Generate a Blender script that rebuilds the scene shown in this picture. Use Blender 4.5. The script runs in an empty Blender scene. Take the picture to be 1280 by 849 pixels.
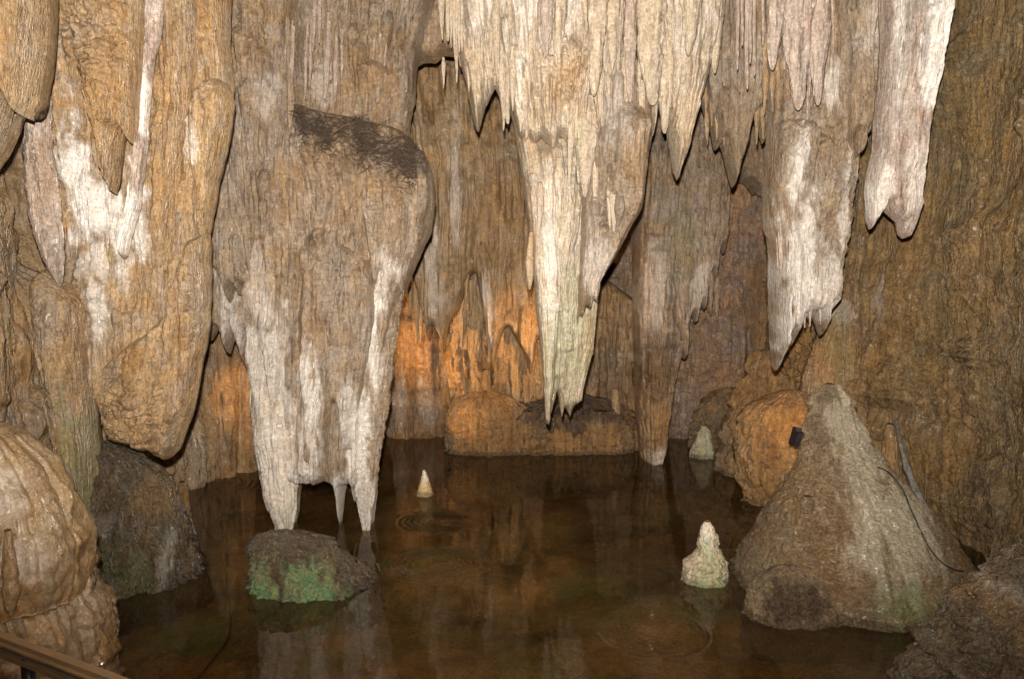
import bpy, math, random
import numpy as np
from mathutils import Vector
from mathutils.bvhtree import BVHTree

# ------------------------------------------------------------------ camera
scene = bpy.context.scene
F = 995.0                      # focal length in photo pixels (1280 wide)
HC = 3.0                       # eye height above the water
PITCH = math.atan(94.5 / F)
cam_data = bpy.data.cameras.new("camera")
cam = bpy.data.objects.new("camera", cam_data)
scene.collection.objects.link(cam)
scene.camera = cam
cam.location = (0, 0, HC)
cam.rotation_euler = (math.pi / 2 - PITCH, 0, 0)
cam_data.sensor_width = 36
cam_data.lens = 36 * F / 1280
cam_data.clip_end = 200
CP, SP = math.cos(PITCH), math.sin(PITCH)


def ray(px, py):
    """Direction through a photo pixel, scaled so that its y component is 1."""
    a = (np.asarray(px, float) - 640) / F
    b = -(np.asarray(py, float) - 424.5) / F
    dy = CP + b * SP
    return a / dy, (b * CP - SP) / dy


def P(px, py, Y):
    a, b = ray(px, py)
    return float(a * Y), float(Y), float(HC + b * Y)


# ------------------------------------------------------------------ world, light, exposure
world = bpy.data.worlds.new("World")
scene.world = world
world.use_nodes = True
bg = world.node_tree.nodes["Background"]
bg.inputs[0].default_value = (0.9, 0.62, 0.4, 1)
bg.inputs[1].default_value = 0.10
scene.view_settings.view_transform = 'Standard'
scene.view_settings.look = 'None'
scene.view_settings.exposure = 0.0
scene.view_settings.gamma = 1.0
scene.cycles.max_bounces = 5
scene.cycles.diffuse_bounces = 3
scene.cycles.glossy_bounces = 3
scene.cycles.transparent_max_bounces = 6
scene.cycles.use_denoising = True
scene.cycles.sample_clamp_indirect = 4
scene.cycles.caustics_reflective = False
scene.cycles.caustics_refractive = False


def spot(name, loc, target, power, color, angle, blend=1.0, radius=0.05):
    ld = bpy.data.lights.new(name, 'SPOT')
    ld.energy = power
    ld.color = color
    ld.spot_size = math.radians(angle)
    ld.spot_blend = blend
    ld.shadow_soft_size = radius
    o = bpy.data.objects.new(name, ld)
    o.location = loc
    d = Vector(target) - Vector(loc)
    o.rotation_euler = d.to_track_quat('-Z', 'Y').to_euler()
    scene.collection.objects.link(o)
    return o


def point(name, loc, power, color, radius=0.06):
    ld = bpy.data.lights.new(name, 'POINT')
    ld.energy = power
    ld.color = color
    ld.shadow_soft_size = radius
    o = bpy.data.objects.new(name, ld)
    o.location = loc
    scene.collection.objects.link(o)
    return o


WARM = (1.0, 0.56, 0.22)
spot("camera_flash", (-0.04, 0.0, 3.30), P(680, 60, 9), 6000, (1.0, 0.91, 0.79), 112, 1.0, 0.04)
spot("cave_lamp", P(472, 470, 12.0), P(570, 400, 13.3), 200, WARM, 110, .8, .03)
spot("cave_lamp", P(472, 520, 11.4), P(600, 525, 12.6), 110, WARM, 28, .8, .03)
spot("cave_lamp", P(346, 470, 10.2), P(298, 500, 11.3), 60, WARM, 55, .8, .03)
spot("cave_lamp", P(702, 455, 10.4), P(625, 420, 12.9), 190, WARM, 70, .9, .03)
spot("cave_lamp", P(712, 450, 10.4), P(812, 370, 12.2), 50, WARM, 70, 1., .03)
spot("cave_lamp", P(1018, 515, 8.3), P(930, 500, 12.0), 50, WARM, 125, 1.0, .15)

# ------------------------------------------------------------------ noise
_rng = np.random.RandomState(7)
TBL = _rng.rand(256, 256).astype(np.float32)


def vn(x, y, seed=0):
    x = np.asarray(x, np.float32) + 17.31 * seed + 1000
    y = np.asarray(y, np.float32) + 9.73 * seed + 1000
    ix = np.floor(x).astype(np.int32)
    iy = np.floor(y).astype(np.int32)
    fx = x - ix
    fy = y - iy
    fx = fx * fx * (3 - 2 * fx)
    fy = fy * fy * (3 - 2 * fy)
    ix &= 255
    iy &= 255
    ix1 = (ix + 1) & 255
    iy1 = (iy + 1) & 255
    a = TBL[iy, ix]
    b = TBL[iy, ix1]
    c = TBL[iy1, ix]
    d = TBL[iy1, ix1]
    return (a + (b - a) * fx) * (1 - fy) + (c + (d - c) * fx) * fy


def gn(x, y, seed=0):          # two octaves, centred on 0
    return (vn(x, y, seed) + 0.5 * vn(x * 2.1, y * 2.1, seed + 3)) / 1.5 - 0.5


def bil(x, y, seed=0):         # billow: round tops, sharp creases
    return np.minimum(np.abs(gn(x, y, seed)) * 4.0, 1.3)


def sstep(a, b, x):
    t = np.clip((x - a) / (b - a), 0, 1)
    return t * t * (3 - 2 * t)


# ------------------------------------------------------------------ materials
MATS = {}


def rock_mat(name, c1, c2, c3, rough=0.55, stretch=0.12, fine=26.0, bump=0.5, spec=0.4, speck=0.26, streak=0.6, cal=(0.86, 0.81, 0.76)):
    m = bpy.data.materials.new(name)
    m.use_nodes = True
    nt = m.node_tree
    N, Lk = nt.nodes, nt.links
    bs = N["Principled BSDF"]
    tc = N.new("ShaderNodeTexCoord")

    def mapping(sx, sy, sz):
        mp = N.new("ShaderNodeMapping")
        mp.inputs['Scale'].default_value = (sx, sy, sz)
        Lk.new(tc.outputs['Object'], mp.inputs['Vector'])
        return mp.outputs[0]

    def noise(vec, scale, detail=4, rough_=0.6, dist=0.0):
        n = N.new("ShaderNodeTexNoise")
        n.inputs['Scale'].default_value = scale
        n.inputs['Detail'].default_value = detail
        n.inputs['Roughness'].default_value = rough_
        n.inputs['Distortion'].default_value = dist
        Lk.new(vec, n.inputs['Vector'])
        return n.outputs[0]

    def ramp(fac, a, b):
        r = N.new("ShaderNodeMapRange")
        r.inputs['From Min'].default_value = a
        r.inputs['From Max'].default_value = b
        r.interpolation_type = 'SMOOTHSTEP'
        Lk.new(fac, r.inputs['Value'])
        return r.outputs[0]

    def mix(fac, a, b, typ='MIX'):
        x = N.new("ShaderNodeMix")
        x.data_type = 'RGBA'
        x.blend_type = typ
        for i, v in ((0, fac), (6, a), (7, b)):
            if isinstance(v, (int, float)):
                x.inputs[i].default_value = v
            elif isinstance(v, tuple):
                x.inputs[i].default_value = (*v, 1)
            else:
                Lk.new(v, x.inputs[i])
        return x.outputs[2]

    def mul(a, b):
        x = N.new("ShaderNodeMath")
        x.operation = 'MULTIPLY'
        for i, v in ((0, a), (1, b)):
            if isinstance(v, (int, float)):
                x.inputs[i].default_value = v
            else:
                Lk.new(v, x.inputs[i])
        return x.outputs[0]

    def add(a, b):
        x = N.new("ShaderNodeMath")
        x.operation = 'ADD'
        Lk.new(a, x.inputs[0])
        Lk.new(b, x.inputs[1])
        return x.outputs[0]

    iso = mapping(1, 1, 1)
    st = mapping(1, 1, stretch)
    n1 = noise(st, 2.6, 5, 0.6, 0.6)
    n2 = noise(st, 13.0, 5, 0.7, 0.3)
    n3 = noise(iso, 1.7, 6, 0.7, 0.5)
    n4 = noise(iso, 34.0, 4, 0.75)
    n6 = noise(iso, 7.0, 6, 0.75, 0.8)
    col = mix(ramp(n1, 0.38, 0.62), c1, c2)
    col = mix(mul(ramp(n3, 0.46, 0.58), 0.9), col, c3)
    n3b = noise(mapping(1, 1, .55), 1.1, 6, .65, 1.2)
    col = mix(mul(ramp(n3b, 0.52, 0.62), 0.6), col, tuple(min(v * 1.15, .85) * k_ for v, k_ in zip(c1, (1.05, .88, .62))))
    col = mix(mul(ramp(n3b, 0.46, 0.38), 0.55), col, tuple(v * k_ for v, k_ in zip(c1, (.82, .86, .95))))
    dark = tuple(v * 0.42 for v in c2)
    lite = tuple(min(v * 1.45 + 0.03, 0.85) for v in c1)
    n7 = noise(mapping(1, 1, stretch * .7), 34.0, 4, 0.75, 0.4)
    n8 = noise(iso, 4.2, 7, 0.78, 1.0)
    col = mix(mul(ramp(n8, 0.52, 0.62), 0.45), col, lite)
    col = mix(mul(ramp(n2, 0.52, 0.64), streak), col, dark)
    col = mix(mul(ramp(n2, 0.47, 0.36), streak * 0.7), col, lite)
    col = mix(mul(ramp(n7, 0.54, 0.68), streak * .6), col, dark)
    col = mix(mul(ramp(n7, 0.44, 0.32), streak * .4), col, lite)
    col = mix(mul(ramp(n6, 0.55, 0.70), 0.35), col, dark)

    def lines(n, w):           # thin dark lines: where the stretched noise crosses its middle
        a_ = N.new("ShaderNodeMath")
        a_.operation = 'SUBTRACT'
        Lk.new(n, a_.inputs[0])
        a_.inputs[1].default_value = 0.5
        b_ = N.new("ShaderNodeMath")
        b_.operation = 'ABSOLUTE'
        Lk.new(a_.outputs[0], b_.inputs[0])
        return ramp(b_.outputs[0], w, w * .15)
    n9 = noise(mapping(1, 1, stretch * .8), 9.0, 3, 0.5, 0.8)
    n10 = noise(mapping(1, 1, stretch * 1.6), 22.0, 2, 0.5, 0.6)
    ln1, ln2 = lines(n9, .018), lines(n10, .030)
    col = mix(mul(ln1, .34 if streak > .35 else .15), col, dark)
    col = mix(mul(ln2, .26 if streak > .35 else .1), col, dark)
    at = N.new("ShaderNodeAttribute")
    at.attribute_name = "zone"
    sp = N.new("ShaderNodeSeparateColor")
    Lk.new(at.outputs['Color'], sp.inputs[0])
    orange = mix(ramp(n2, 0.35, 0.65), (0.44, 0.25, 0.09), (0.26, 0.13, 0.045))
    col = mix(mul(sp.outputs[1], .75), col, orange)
    calc = mix(ramp(n6, 0.45, 0.7), cal, tuple(v * 0.78 for v in cal))  # white zone: calcite, plus the flash highlight painted on the left bulge
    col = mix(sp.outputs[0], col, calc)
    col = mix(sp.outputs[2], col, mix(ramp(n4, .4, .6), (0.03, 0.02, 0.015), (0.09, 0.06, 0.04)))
    green = mix(ramp(n6, 0.4, 0.6), (0.15, 0.29, 0.15), (0.31, 0.34, 0.14))
    col = mix(at.outputs['Alpha'], col, green)
    g = N.new("ShaderNodeMapRange")
    g.inputs['From Min'].default_value = 0.38
    g.inputs['From Max'].default_value = 0.62
    g.inputs['To Min'].default_value = 1 - speck
    g.inputs['To Max'].default_value = 1 + speck * 0.8
    Lk.new(n4, g.inputs['Value'])
    gc = N.new("ShaderNodeCombineColor")
    for i in range(3):
        Lk.new(g.outputs[0], gc.inputs[i])
    col = mix(1.0, col, gc.outputs[0], 'MULTIPLY')
    Lk.new(col, bs.inputs['Base Color'])
    rr = N.new("ShaderNodeMapRange")
    rr.inputs['From Min'].default_value = 0.35
    rr.inputs['From Max'].default_value = 0.65
    rr.inputs['To Min'].default_value = max(rough - 0.25, 0.12)
    rr.inputs['To Max'].default_value = rough + 0.15
    Lk.new(n6, rr.inputs['Value'])
    wet = N.new("ShaderNodeMapRange")
    wet.inputs['To Max'].default_value = 0.36
    Lk.new(sp.outputs[0], wet.inputs['Value'])
    Lk.new(rr.outputs[0], wet.inputs['To Min'])
    Lk.new(wet.outputs[0], bs.inputs['Roughness'])
    bs.inputs['Specular IOR Level'].default_value = spec
    cw = N.new("ShaderNodeMapRange")      # water film: patchy, full on the fresh calcite
    cw.inputs['From Min'].default_value = 0.42
    cw.inputs['From Max'].default_value = 0.60
    cw.inputs['To Max'].default_value = 0.13
    Lk.new(n3, cw.inputs['Value'])
    Lk.new(add(cw.outputs[0], mul(sp.outputs[0], .22)), bs.inputs['Coat Weight'])
    bs.inputs['Coat Roughness'].default_value = 0.22
    low = noise(mapping(1, 1, 1.4), fine * .45, 5, 0.65, 1.2)
    h = add(mul(low, 1.1), mul(noise(mapping(1, 1, stretch * .6), fine * 1.5, 4, 0.7, .2), 2.8))
    h = add(h, mul(noise(iso, fine * 2.6, 4, 0.7), 0.6))
    h = add(h, mul(ln1, -0.5))
    h = add(h, mul(ln2, -0.35))
    bp = N.new("ShaderNodeBump")
    bp.inputs['Strength'].default_value = bump
    bp.inputs['Distance'].default_value = 0.065
    Lk.new(h, bp.inputs['Height'])
    Lk.new(bp.outputs[0], bs.inputs['Normal'])
    MATS[name] = m
    return m


CREAM = rock_mat("cream_calcite", (0.53, 0.44, 0.33), (0.43, 0.325, 0.22), (0.50, 0.44, 0.37), 0.42, 0.16, 22, 0.42, streak=0.45, spec=.5)
MOUND = rock_mat("mound_calcite", (0.36, 0.25, 0.135), (0.27, 0.165, 0.08), (0.33, 0.25, 0.165), 0.32, 0.5, 18, 0.3, streak=0.3, spec=.6)
TAN = rock_mat("tan_flowstone", (0.45, 0.31, 0.17), (0.34, 0.20, 0.09), (0.40, 0.32, 0.245), 0.42, 0.22, 24, 0.55, spec=.5)
GREY = rock_mat("grey_flowstone", (0.36, 0.27, 0.185), (0.27, 0.18, 0.105), (0.36, 0.30, 0.25), 0.42, 0.17, 24, 0.55, spec=.5)
REAR = rock_mat("rear_flowstone", (0.40, 0.27, 0.14), (0.28, 0.17, 0.08), (0.34, 0.26, 0.18), 0.42, 0.08, 24, 0.5, spec=.5)
BROWN = rock_mat("brown_flowstone", (0.28, 0.165, 0.07), (0.19, 0.11, 0.045), (0.22, 0.16, 0.10), 0.36, 0.14, 24, 0.55, spec=.6)
DARKR = rock_mat("wall_rock", (0.275, 0.187, 0.088), (0.18, 0.12, 0.052), (0.215, 0.165, 0.10), 0.5, 0.25, 24, 0.6, speck=0.3)
PINK = rock_mat("pink_rock", (0.46, 0.31, 0.21), (0.32, 0.21, 0.13), (0.34, 0.27, 0.23), 0.5, 0.5, 14, 0.7)
WHITEC = rock_mat("white_calcite", (0.50, 0.405, 0.34), (0.38, 0.27, 0.21), (0.46, 0.40, 0.36), 0.36, 0.14, 24, 0.45, spec=.6)
YELLOW = rock_mat("glow_tinted_calcite", (0.66, 0.47, 0.23), (0.55, 0.36, 0.16), (0.6, 0.45, 0.25), 0.4, 1, 22, .4, streak=.3)  # yellow holds the warm lamp glow on the little pool stalagmite
MUD = rock_mat("pool_mud", (0.44, 0.33, 0.17), (0.28, 0.20, 0.10), (0.15, 0.15, 0.09), 0.8, 1.0, 9, 0.4, streak=0.3)
WETDARK = rock_mat("wet_dark_rock", (0.165, 0.12, 0.07), (0.10, 0.07, 0.04), (0.14, 0.12, 0.085), 0.28, 0.3, 18, 0.7, spec=.7)
STAL = rock_mat("stalagmite_calcite", (0.35, 0.26, 0.165), (0.23, 0.16, 0.09), (0.31, 0.235, 0.14), 0.42, 2.6, 18, 0.75, cal=(0.74, 0.66, 0.50), streak=0.4, spec=.5)


def plain_mat(name, col, rough=0.5, metal=0.0, grain=None):
    m = bpy.data.materials.new(name)
    m.use_nodes = True
    nt = m.node_tree
    b = nt.nodes["Principled BSDF"]
    b.inputs['Roughness'].default_value = rough
    b.inputs['Metallic'].default_value = metal
    tc = nt.nodes.new("ShaderNodeTexCoord")
    mp = nt.nodes.new("ShaderNodeMapping")
    mp.inputs['Scale'].default_value = grain or (8, 8, 8)
    n = nt.nodes.new("ShaderNodeTexNoise")
    n.inputs['Scale'].default_value = 3
    n.inputs['Detail'].default_value = 6
    r = nt.nodes.new("ShaderNodeMix")
    r.data_type = 'RGBA'
    r.inputs[6].default_value = (*[c * 0.55 for c in col], 1)
    r.inputs[7].default_value = (*[min(c * 1.4, .9) for c in col], 1)
    nt.links.new(tc.outputs['Object'], mp.inputs[0])
    nt.links.new(mp.outputs[0], n.inputs['Vector'])
    nt.links.new(n.outputs[0], r.inputs[0])
    nt.links.new(r.outputs[2], b.inputs['Base Color'])
    bp = nt.nodes.new("ShaderNodeBump")
    bp.inputs['Strength'].default_value = 0.3
    bp.inputs['Distance'].default_value = 0.004
    nt.links.new(n.outputs[0], bp.inputs['Height'])
    nt.links.new(bp.outputs[0], b.inputs['Normal'])
    return m


# ------------------------------------------------------------------ object helpers
def tag(o, label=None, cat=None, group=None, kind=None):
    if label: o['label'] = label
    if cat: o['category'] = cat
    if group: o['group'] = group
    if kind or label: o['kind'] = kind or 'thing'
    return o


def link_mesh(name, V, Q, mat, zone=None, parent=None, tris=None, smooth=True):
    V = np.asarray(V, np.float64)
    nq = 0 if Q is None else len(Q)
    ntr = 0 if tris is None else len(tris)
    base = np.array([(V[:, 0].min() + V[:, 0].max()) / 2, (V[:, 1].min() + V[:, 1].max()) / 2, V[:, 2].min()])
    me = bpy.data.meshes.new(name)
    me.vertices.add(len(V))
    me.vertices.foreach_set("co", (V - base).astype(np.float32).ravel())
    me.loops.add(nq * 4 + ntr * 3)
    me.polygons.add(nq + ntr)
    li = []
    if nq: li.append(np.asarray(Q, np.int32).ravel())
    if ntr: li.append(np.asarray(tris, np.int32).ravel())
    me.loops.foreach_set("vertex_index", np.concatenate(li))
    st = np.concatenate([np.arange(nq) * 4, nq * 4 + np.arange(ntr) * 3]).astype(np.int32)
    me.polygons.foreach_set("loop_start", st)
    me.update(calc_edges=True)
    me.validate()
    if smooth:
        me.polygons.foreach_set("use_smooth", np.ones(len(me.polygons), bool))
    if zone is not None:
        at = me.attributes.new("zone", 'FLOAT_COLOR', 'POINT')
        at.data.foreach_set("color", np.asarray(zone, np.float32).ravel())
    me.materials.append(mat)
    o = bpy.data.objects.new(name, me)
    scene.collection.objects.link(o)
    if parent is not None:
        o.parent = parent
        o.location = Vector(base) - parent.location
    else:
        o.location = base
    return o


def empty(name, loc):
    o = bpy.data.objects.new(name, None)
    o.location = loc
    o.empty_display_size = 0.1
    scene.collection.objects.link(o)
    return o


def grid_quads(n, m, off=0, flip=False):      # n rows, m cols
    i = np.arange(n - 1)[:, None] * m + np.arange(m - 1)[None, :]
    a = i.ravel() + off
    q = np.stack([a, a + m, a + m + 1, a + 1], 1)
    return q[:, ::-1] if flip else q


def seg_dist(X, Z, pts):
    D = np.full(X.shape, 1e9, np.float32)
    for (x0, z0), (x1, z1) in zip(pts[:-1], pts[1:]):
        dx, dz = x1 - x0, z1 - z0
        l2 = dx * dx + dz * dz + 1e-12
        t = np.clip(((X - x0) * dx + (Z - z0) * dz) / l2, 0, 1)
        D = np.minimum(D, (X - x0 - t * dx) ** 2 + (Z - z0 - t * dz) ** 2)
    return np.sqrt(D)


class Plan:
    """A wall's course on the ground: s runs along it, the normal looks to the pool."""
    def __init__(self, pts):
        p = np.array(pts, float)
        for _ in range(3):     # Chaikin smoothing
            q = [p[0]]
            for a, b in zip(p[:-1], p[1:]):
                q += [a * .75 + b * .25, a * .25 + b * .75]
            q.append(p[-1])
            p = np.array(q)
        d = np.hypot(*np.diff(p, axis=0).T)
        s = np.concatenate([[0], np.cumsum(d)])
        self.s = np.linspace(0, s[-1], 800)
        self.x = np.interp(self.s, s, p[:, 0])
        self.y = np.interp(self.s, s, p[:, 1])
        tx, ty = np.gradient(self.x, self.s), np.gradient(self.y, self.s)
        self.nx, self.ny = ty, -tx

    def at(self, S):
        f = lambda a: np.interp(S, self.s, a)
        return f(self.x), f(self.y), f(self.nx), f(self.ny)

    def from_px(self, px, py):
        a, b = ray(px, py)
        k = self.x - a * self.y
        i = np.argmin(np.abs(k) + (self.y < 0) * 99)
        return self.s[i], HC + b * self.y[i], self.y[i] / F


class Flat:
    def __init__(self, Y): self.Y = Y

    def at(self, S):
        return S, np.full_like(S, self.Y), np.zeros_like(S), -np.ones_like(S)

    def from_px(self, px, py):
        x, y, z = P(px, py, self.Y)
        return x, z, self.Y / F


def relief(S, Z, SW, plan, fl, cr, stamps, cones, seed, wl=0.22, zs=10.0, edge=None):
    """Height of the rock over its base sheet: rounded flutes, crust, hanging cones, and the listed features."""
    sw = SW + 0.10 * gn(S * 1.3, Z * 0.9, seed) + 0.03 * gn(S * 5, Z * 3, seed + 1)
    sw2 = sw + .010 * gn(S * 8, Z * 5, seed + 15)
    md = .35 + 1.1 * vn(S / .5, Z / .7, seed + 16)          # some patches run smooth, others deeply fluted
    r = fl * (1.3 * bil(sw / (wl * 2.2), Z / (wl * zs * 1.6), seed + 2) + 1.0 * bil(sw / wl, Z / (wl * zs), seed + 3)
              + md * (1.25 * bil(sw2 / (wl * .42), Z / (wl * .42 * zs * 1.7), seed + 4) + 1.05 * bil(sw2 / (wl * .19), Z / (wl * .19 * zs * 1.9), seed + 5)))
    r += fl * 3.0 * gn(S / .6, Z / .6, seed + 6)
    r += .022 * bil((S + .06 * gn(S * 4, Z * 4, seed + 18)) / .30, Z / .10, seed + 17) * sstep(.45, .75, vn(S / .45, Z / .45, seed + 19))
    crust = np.full(S.shape, cr, np.float32)
    C = np.zeros(S.shape, np.float32)
    cmin, cmax = S.min(0), S.max(0)
    rmin, rmax = Z.min(1), Z.max(1)

    def win(s0, s1, z0, z1):
        c = np.where((cmax >= s0) & (cmin <= s1))[0]
        w = np.where((rmax >= z0) & (rmin <= z1))[0]
        if len(c) == 0 or len(w) == 0: return None
        return slice(w[0], w[-1] + 1), slice(c[0], c[-1] + 1)

    def cone(s0, z0, s1, z1, r0, r1, k=1.0, tear=False):
        w = win(min(s0, s1) - r0, max(s0, s1) + r0, z1, z0)
        if w is None: return
        s, z = S[w], Z[w]
        t = (z0 - z) / (z0 - z1)
        tt = np.clip(t, 0, 1)
        hh = z0 - z1
        rr = (r0 + (r1 - r0) * tt) * (1 - np.clip((t - .72) / .28, 0, 1) ** 2) ** .5 * (0.9 + .25 * vn(z * 7, s * 0 + s0 * 9))
        if tear: rr = rr * np.sqrt(np.clip(t * hh / (r0 * 1.3), 0, 1)) * (1 - .5 * tt)
        d = s - (s0 + (s1 - s0) * tt) - .02 * gn(z * 3, z * 0 + s0 * 5)
        b = np.sqrt(np.clip(rr * rr - d * d, 0, None)) * (1 if tear else sstep(0, .22, t + .05 * gn(s * 9, z * 9, seed))) * (t < 1) * k
        C[w] = np.maximum(C[w], b)

    if cones:
        rnd = random.Random(seed * 13 + 1)
        n, rlo, rhi, llo, lhi = cones
        n = int(n * 2.6)
        sa, sb, za, zb = float(S.min()), float(S.max()), float(Z.min()), float(Z.max())
        for _ in range(n):
            s0 = rnd.uniform(sa, sb)
            z0 = rnd.uniform(za + .3, zb + lhi * .3)
            q = rnd.random() ** 2
            r0 = (rlo + (rhi - rlo) * q) * 1.35
            ln = llo + (lhi - llo) * (q * .6 + .4 * rnd.random())
            cone(s0, z0, s0 + rnd.uniform(-.05, .05) * ln, z0 - ln, r0, r0 * .25, rnd.uniform(.8, 1.7), rnd.random() < .5)
    for s_ in stamps:
        k = s_[0]
        if k == 'cone':        # px: x0,y0,x1,y1,r0,r1,height factor
            _, x0, y0, x1, y1, r0, r1, kk = s_
            a, za_, sc = plan.from_px(x0, y0)
            b, zb_, _q = plan.from_px(x1, y1)
            cone(a, za_, b, zb_, r0 * sc, r1 * sc, kk)
        elif k == 'bulge':     # x,y,rx,ry,h
            _, x, y, rx, ry, h = s_
            a, z, sc = plan.from_px(x, y)
            r += h * np.exp(-(((S - a) / (rx * sc)) ** 2 + ((Z - z) / (ry * sc)) ** 2))
        elif k == 'dome':      # shoulder: x,y(top),rx,len,h
            _, x, y, rx, ln, h = s_
            a, z, sc = plan.from_px(x, y)
            d = (S + .10 * gn(S * 3, Z * 2, seed + 60) + .03 * gn(S * 12, Z * 9, seed + 61) - a) / (rx * sc)
            top = z - rx * sc * .55 * d * d + .12 * gn(S * 4, S * 0, seed + 62)
            w = np.sqrt(np.clip(1 - d * d, 0, 1))
            t = (top - Z) / (ln * sc)
            r += .75 * h * w * sstep(0, .18, t) * (1 - sstep(.3, 1.0, t))
        elif k == 'crust':     # x,y,rx,ry,amount
            _, x, y, rx, ry, h = s_
            a, z, sc = plan.from_px(x, y)
            d = np.sqrt(((S - a) / (rx * sc)) ** 2 + ((Z - z) / (ry * sc)) ** 2)
            crust += h * (1 - sstep(.6, 1.1, d + .4 * gn(S * 3, Z * 3, seed)))
    wx = .05 * gn(S * 6, Z * 6, seed + 20)
    r += C + crust * (1.0 * bil((S + wx) / .16, (Z - wx) / .12, seed + 7) + .55 * bil((S - wx) / .07, (Z + wx) / .055, seed + 8)
                      + .25 * bil(S / .032, Z / .026, seed + 9))
    return r


def zones_of(S, Z, plan, zones, seed):
    out = np.zeros(S.shape + (4,), np.float32)
    ch = {'w': 0, 'o': 1, 'd': 2, 'g': 3}
    for (c, x, y, rx, ry, h) in zones:
        a, z, sc = plan.from_px(x, y)
        d = np.sqrt(((S - a) / (rx * sc)) ** 2 + ((Z - z) / (ry * sc)) ** 2)
        n = 1.0 * gn(S / .10, Z / .35, seed + 30) + .8 * gn(S / .035, Z / .10, seed + 31) + .5 * gn(S / .3, Z / .3, seed + 33)
        v = h * sstep(-.15, .55, 1 - d + n)
        out[..., ch[c]] = np.maximum(out[..., ch[c]], v)
    return out


def drape(name, label, cat, Y, L, R, B, Tp=None, T=.35, rnd=.22, res=.014, fl=.03, cr=.006, stamps=(), cones=None, zones=(),
          seed=1, mat=None, group=None, parent=None, teeth=0.0, bend=None, wl=.22, zs=10., jit=.012, kind=None, bk=.8):
    """A hanging (or standing) body of flowstone with a closed outline: sides L and R, lower edge B, optional upper edge Tp."""
    pl = Flat(Y)
    w = lambda pts: np.array([(P(x, y, Y)[0], P(x, y, Y)[2]) for x, y in pts])
    l, r = w(L), w(R)
    b = w(B)
    b_px = lambda zz, side: np.interp(-zz, -side[:, 1], side[:, 0])
    uB = np.array([(x - b_px(z, l)) / (b_px(z, r) - b_px(z, l) + 1e-9) for x, z in b])
    uB = np.clip(np.maximum.accumulate(uB), 0, 1)
    uB += np.arange(len(uB)) * 1e-5
    zt0 = max(l[:, 1].max(), r[:, 1].max())
    if Tp is not None:
        t_ = w(Tp)
        wmax0, wmax1 = b_px(t_[:, 1], l), b_px(t_[:, 1], r)
        uT = np.clip(np.maximum.accumulate((t_[:, 0] - wmax0) / (wmax1 - wmax0)), 0, 1) + np.arange(len(t_)) * 1e-5
    width = max(r[:, 0].max() - l[:, 0].min(), .05)
    hgt = zt0 - b[:, 1].min()
    m = int(min(max(width / res, 10), 700))
    n = int(min(max(hgt / (res * 1.25), 10), 700))
    u = np.linspace(0, 1, m)
    v = np.linspace(0, 1, n)
    zb = np.interp(u, uB, b[:, 1])
    if teeth:
        zb = zb - teeth * (vn(u * width / .05, u * 0, seed + 40) ** 2 + .6 * vn(u * width / .12, u * 0, seed + 41) ** 3)
    zt = np.interp(u, uT, t_[:, 1]) if Tp is not None else np.full(m, zt0)
    Z = zt[None, :] + v[:, None] * (zb - zt)[None, :]
    xl = b_px(Z, l) + jit * gn(Z * 9, Z * 0, seed + 50) * 2
    xr = b_px(Z, r) + jit * gn(Z * 9, Z * 0, seed + 51) * 2
    S = xl + (xr - xl) * u[None, :]
    outline = [(S[i, 0], Z[i, 0]) for i in range(0, n, max(1, n // 40))] + [(S[-1, j], Z[-1, j]) for j in range(0, m, max(1, m // 90))] \
        + [(S[i, -1], Z[i, -1]) for i in range(n - 1, -1, -max(1, n // 40))]
    if Tp is not None:
        outline += [(S[0, j], Z[0, j]) for j in range(m - 1, -1, -max(1, m // 40))]
    D = seg_dist(S.astype(np.float32), Z.astype(np.float32), outline)
    D[:, 0] = D[:, -1] = 0
    D[-1, :] = 0
    if Tp is not None: D[0, :] = 0
    T, rnd = T * .68, rnd * .7
    e = (1 - (1 - np.clip(D / rnd, 0, 1)) ** 2.4) ** .5
    U = u[None, :] * width + Z * 0
    zn = zones_of(S, Z, pl, zones, seed)
    rel = relief(S, Z, U, pl, fl, cr, stamps, cones, seed, wl, zs) + zn[..., 0] * (.012 + .012 * bil(S / .09, Z / .2, seed + 70))
    front = T * e + rel * np.sqrt(np.clip(D / .06, 0, 1))
    yy = Y - front
    if bend is not None: yy = yy + bend(S, Z)
    V = np.stack([S, yy, Z], -1).reshape(-1, 3)
    q = grid_quads(n, m)
    # the back, coarser
    ri = np.unique(np.concatenate([np.arange(0, n, 4), [n - 1]]))
    ci = np.unique(np.concatenate([np.arange(0, m, 4), [m - 1]]))
    Sb, Zb, eb = S[np.ix_(ri, ci)], Z[np.ix_(ri, ci)], e[np.ix_(ri, ci)]
    yb = Y + T * bk * eb + .05 * eb * gn(Sb * 2, Zb, seed + 9)
    if bend is not None: yb = yb + bend(Sb, Zb)
    Vb = np.stack([Sb, yb, Zb], -1).reshape(-1, 3)
    qb = grid_quads(len(ri), len(ci), len(V), True)
    V = np.concatenate([V, Vb])
    zz = np.concatenate([zn.reshape(-1, 4), zn[np.ix_(ri, ci)].reshape(-1, 4)])
    o = link_mesh(name, V, np.concatenate([q, qb]), mat or TAN, zz, parent)
    return tag(o, label, cat, group, kind)


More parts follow.
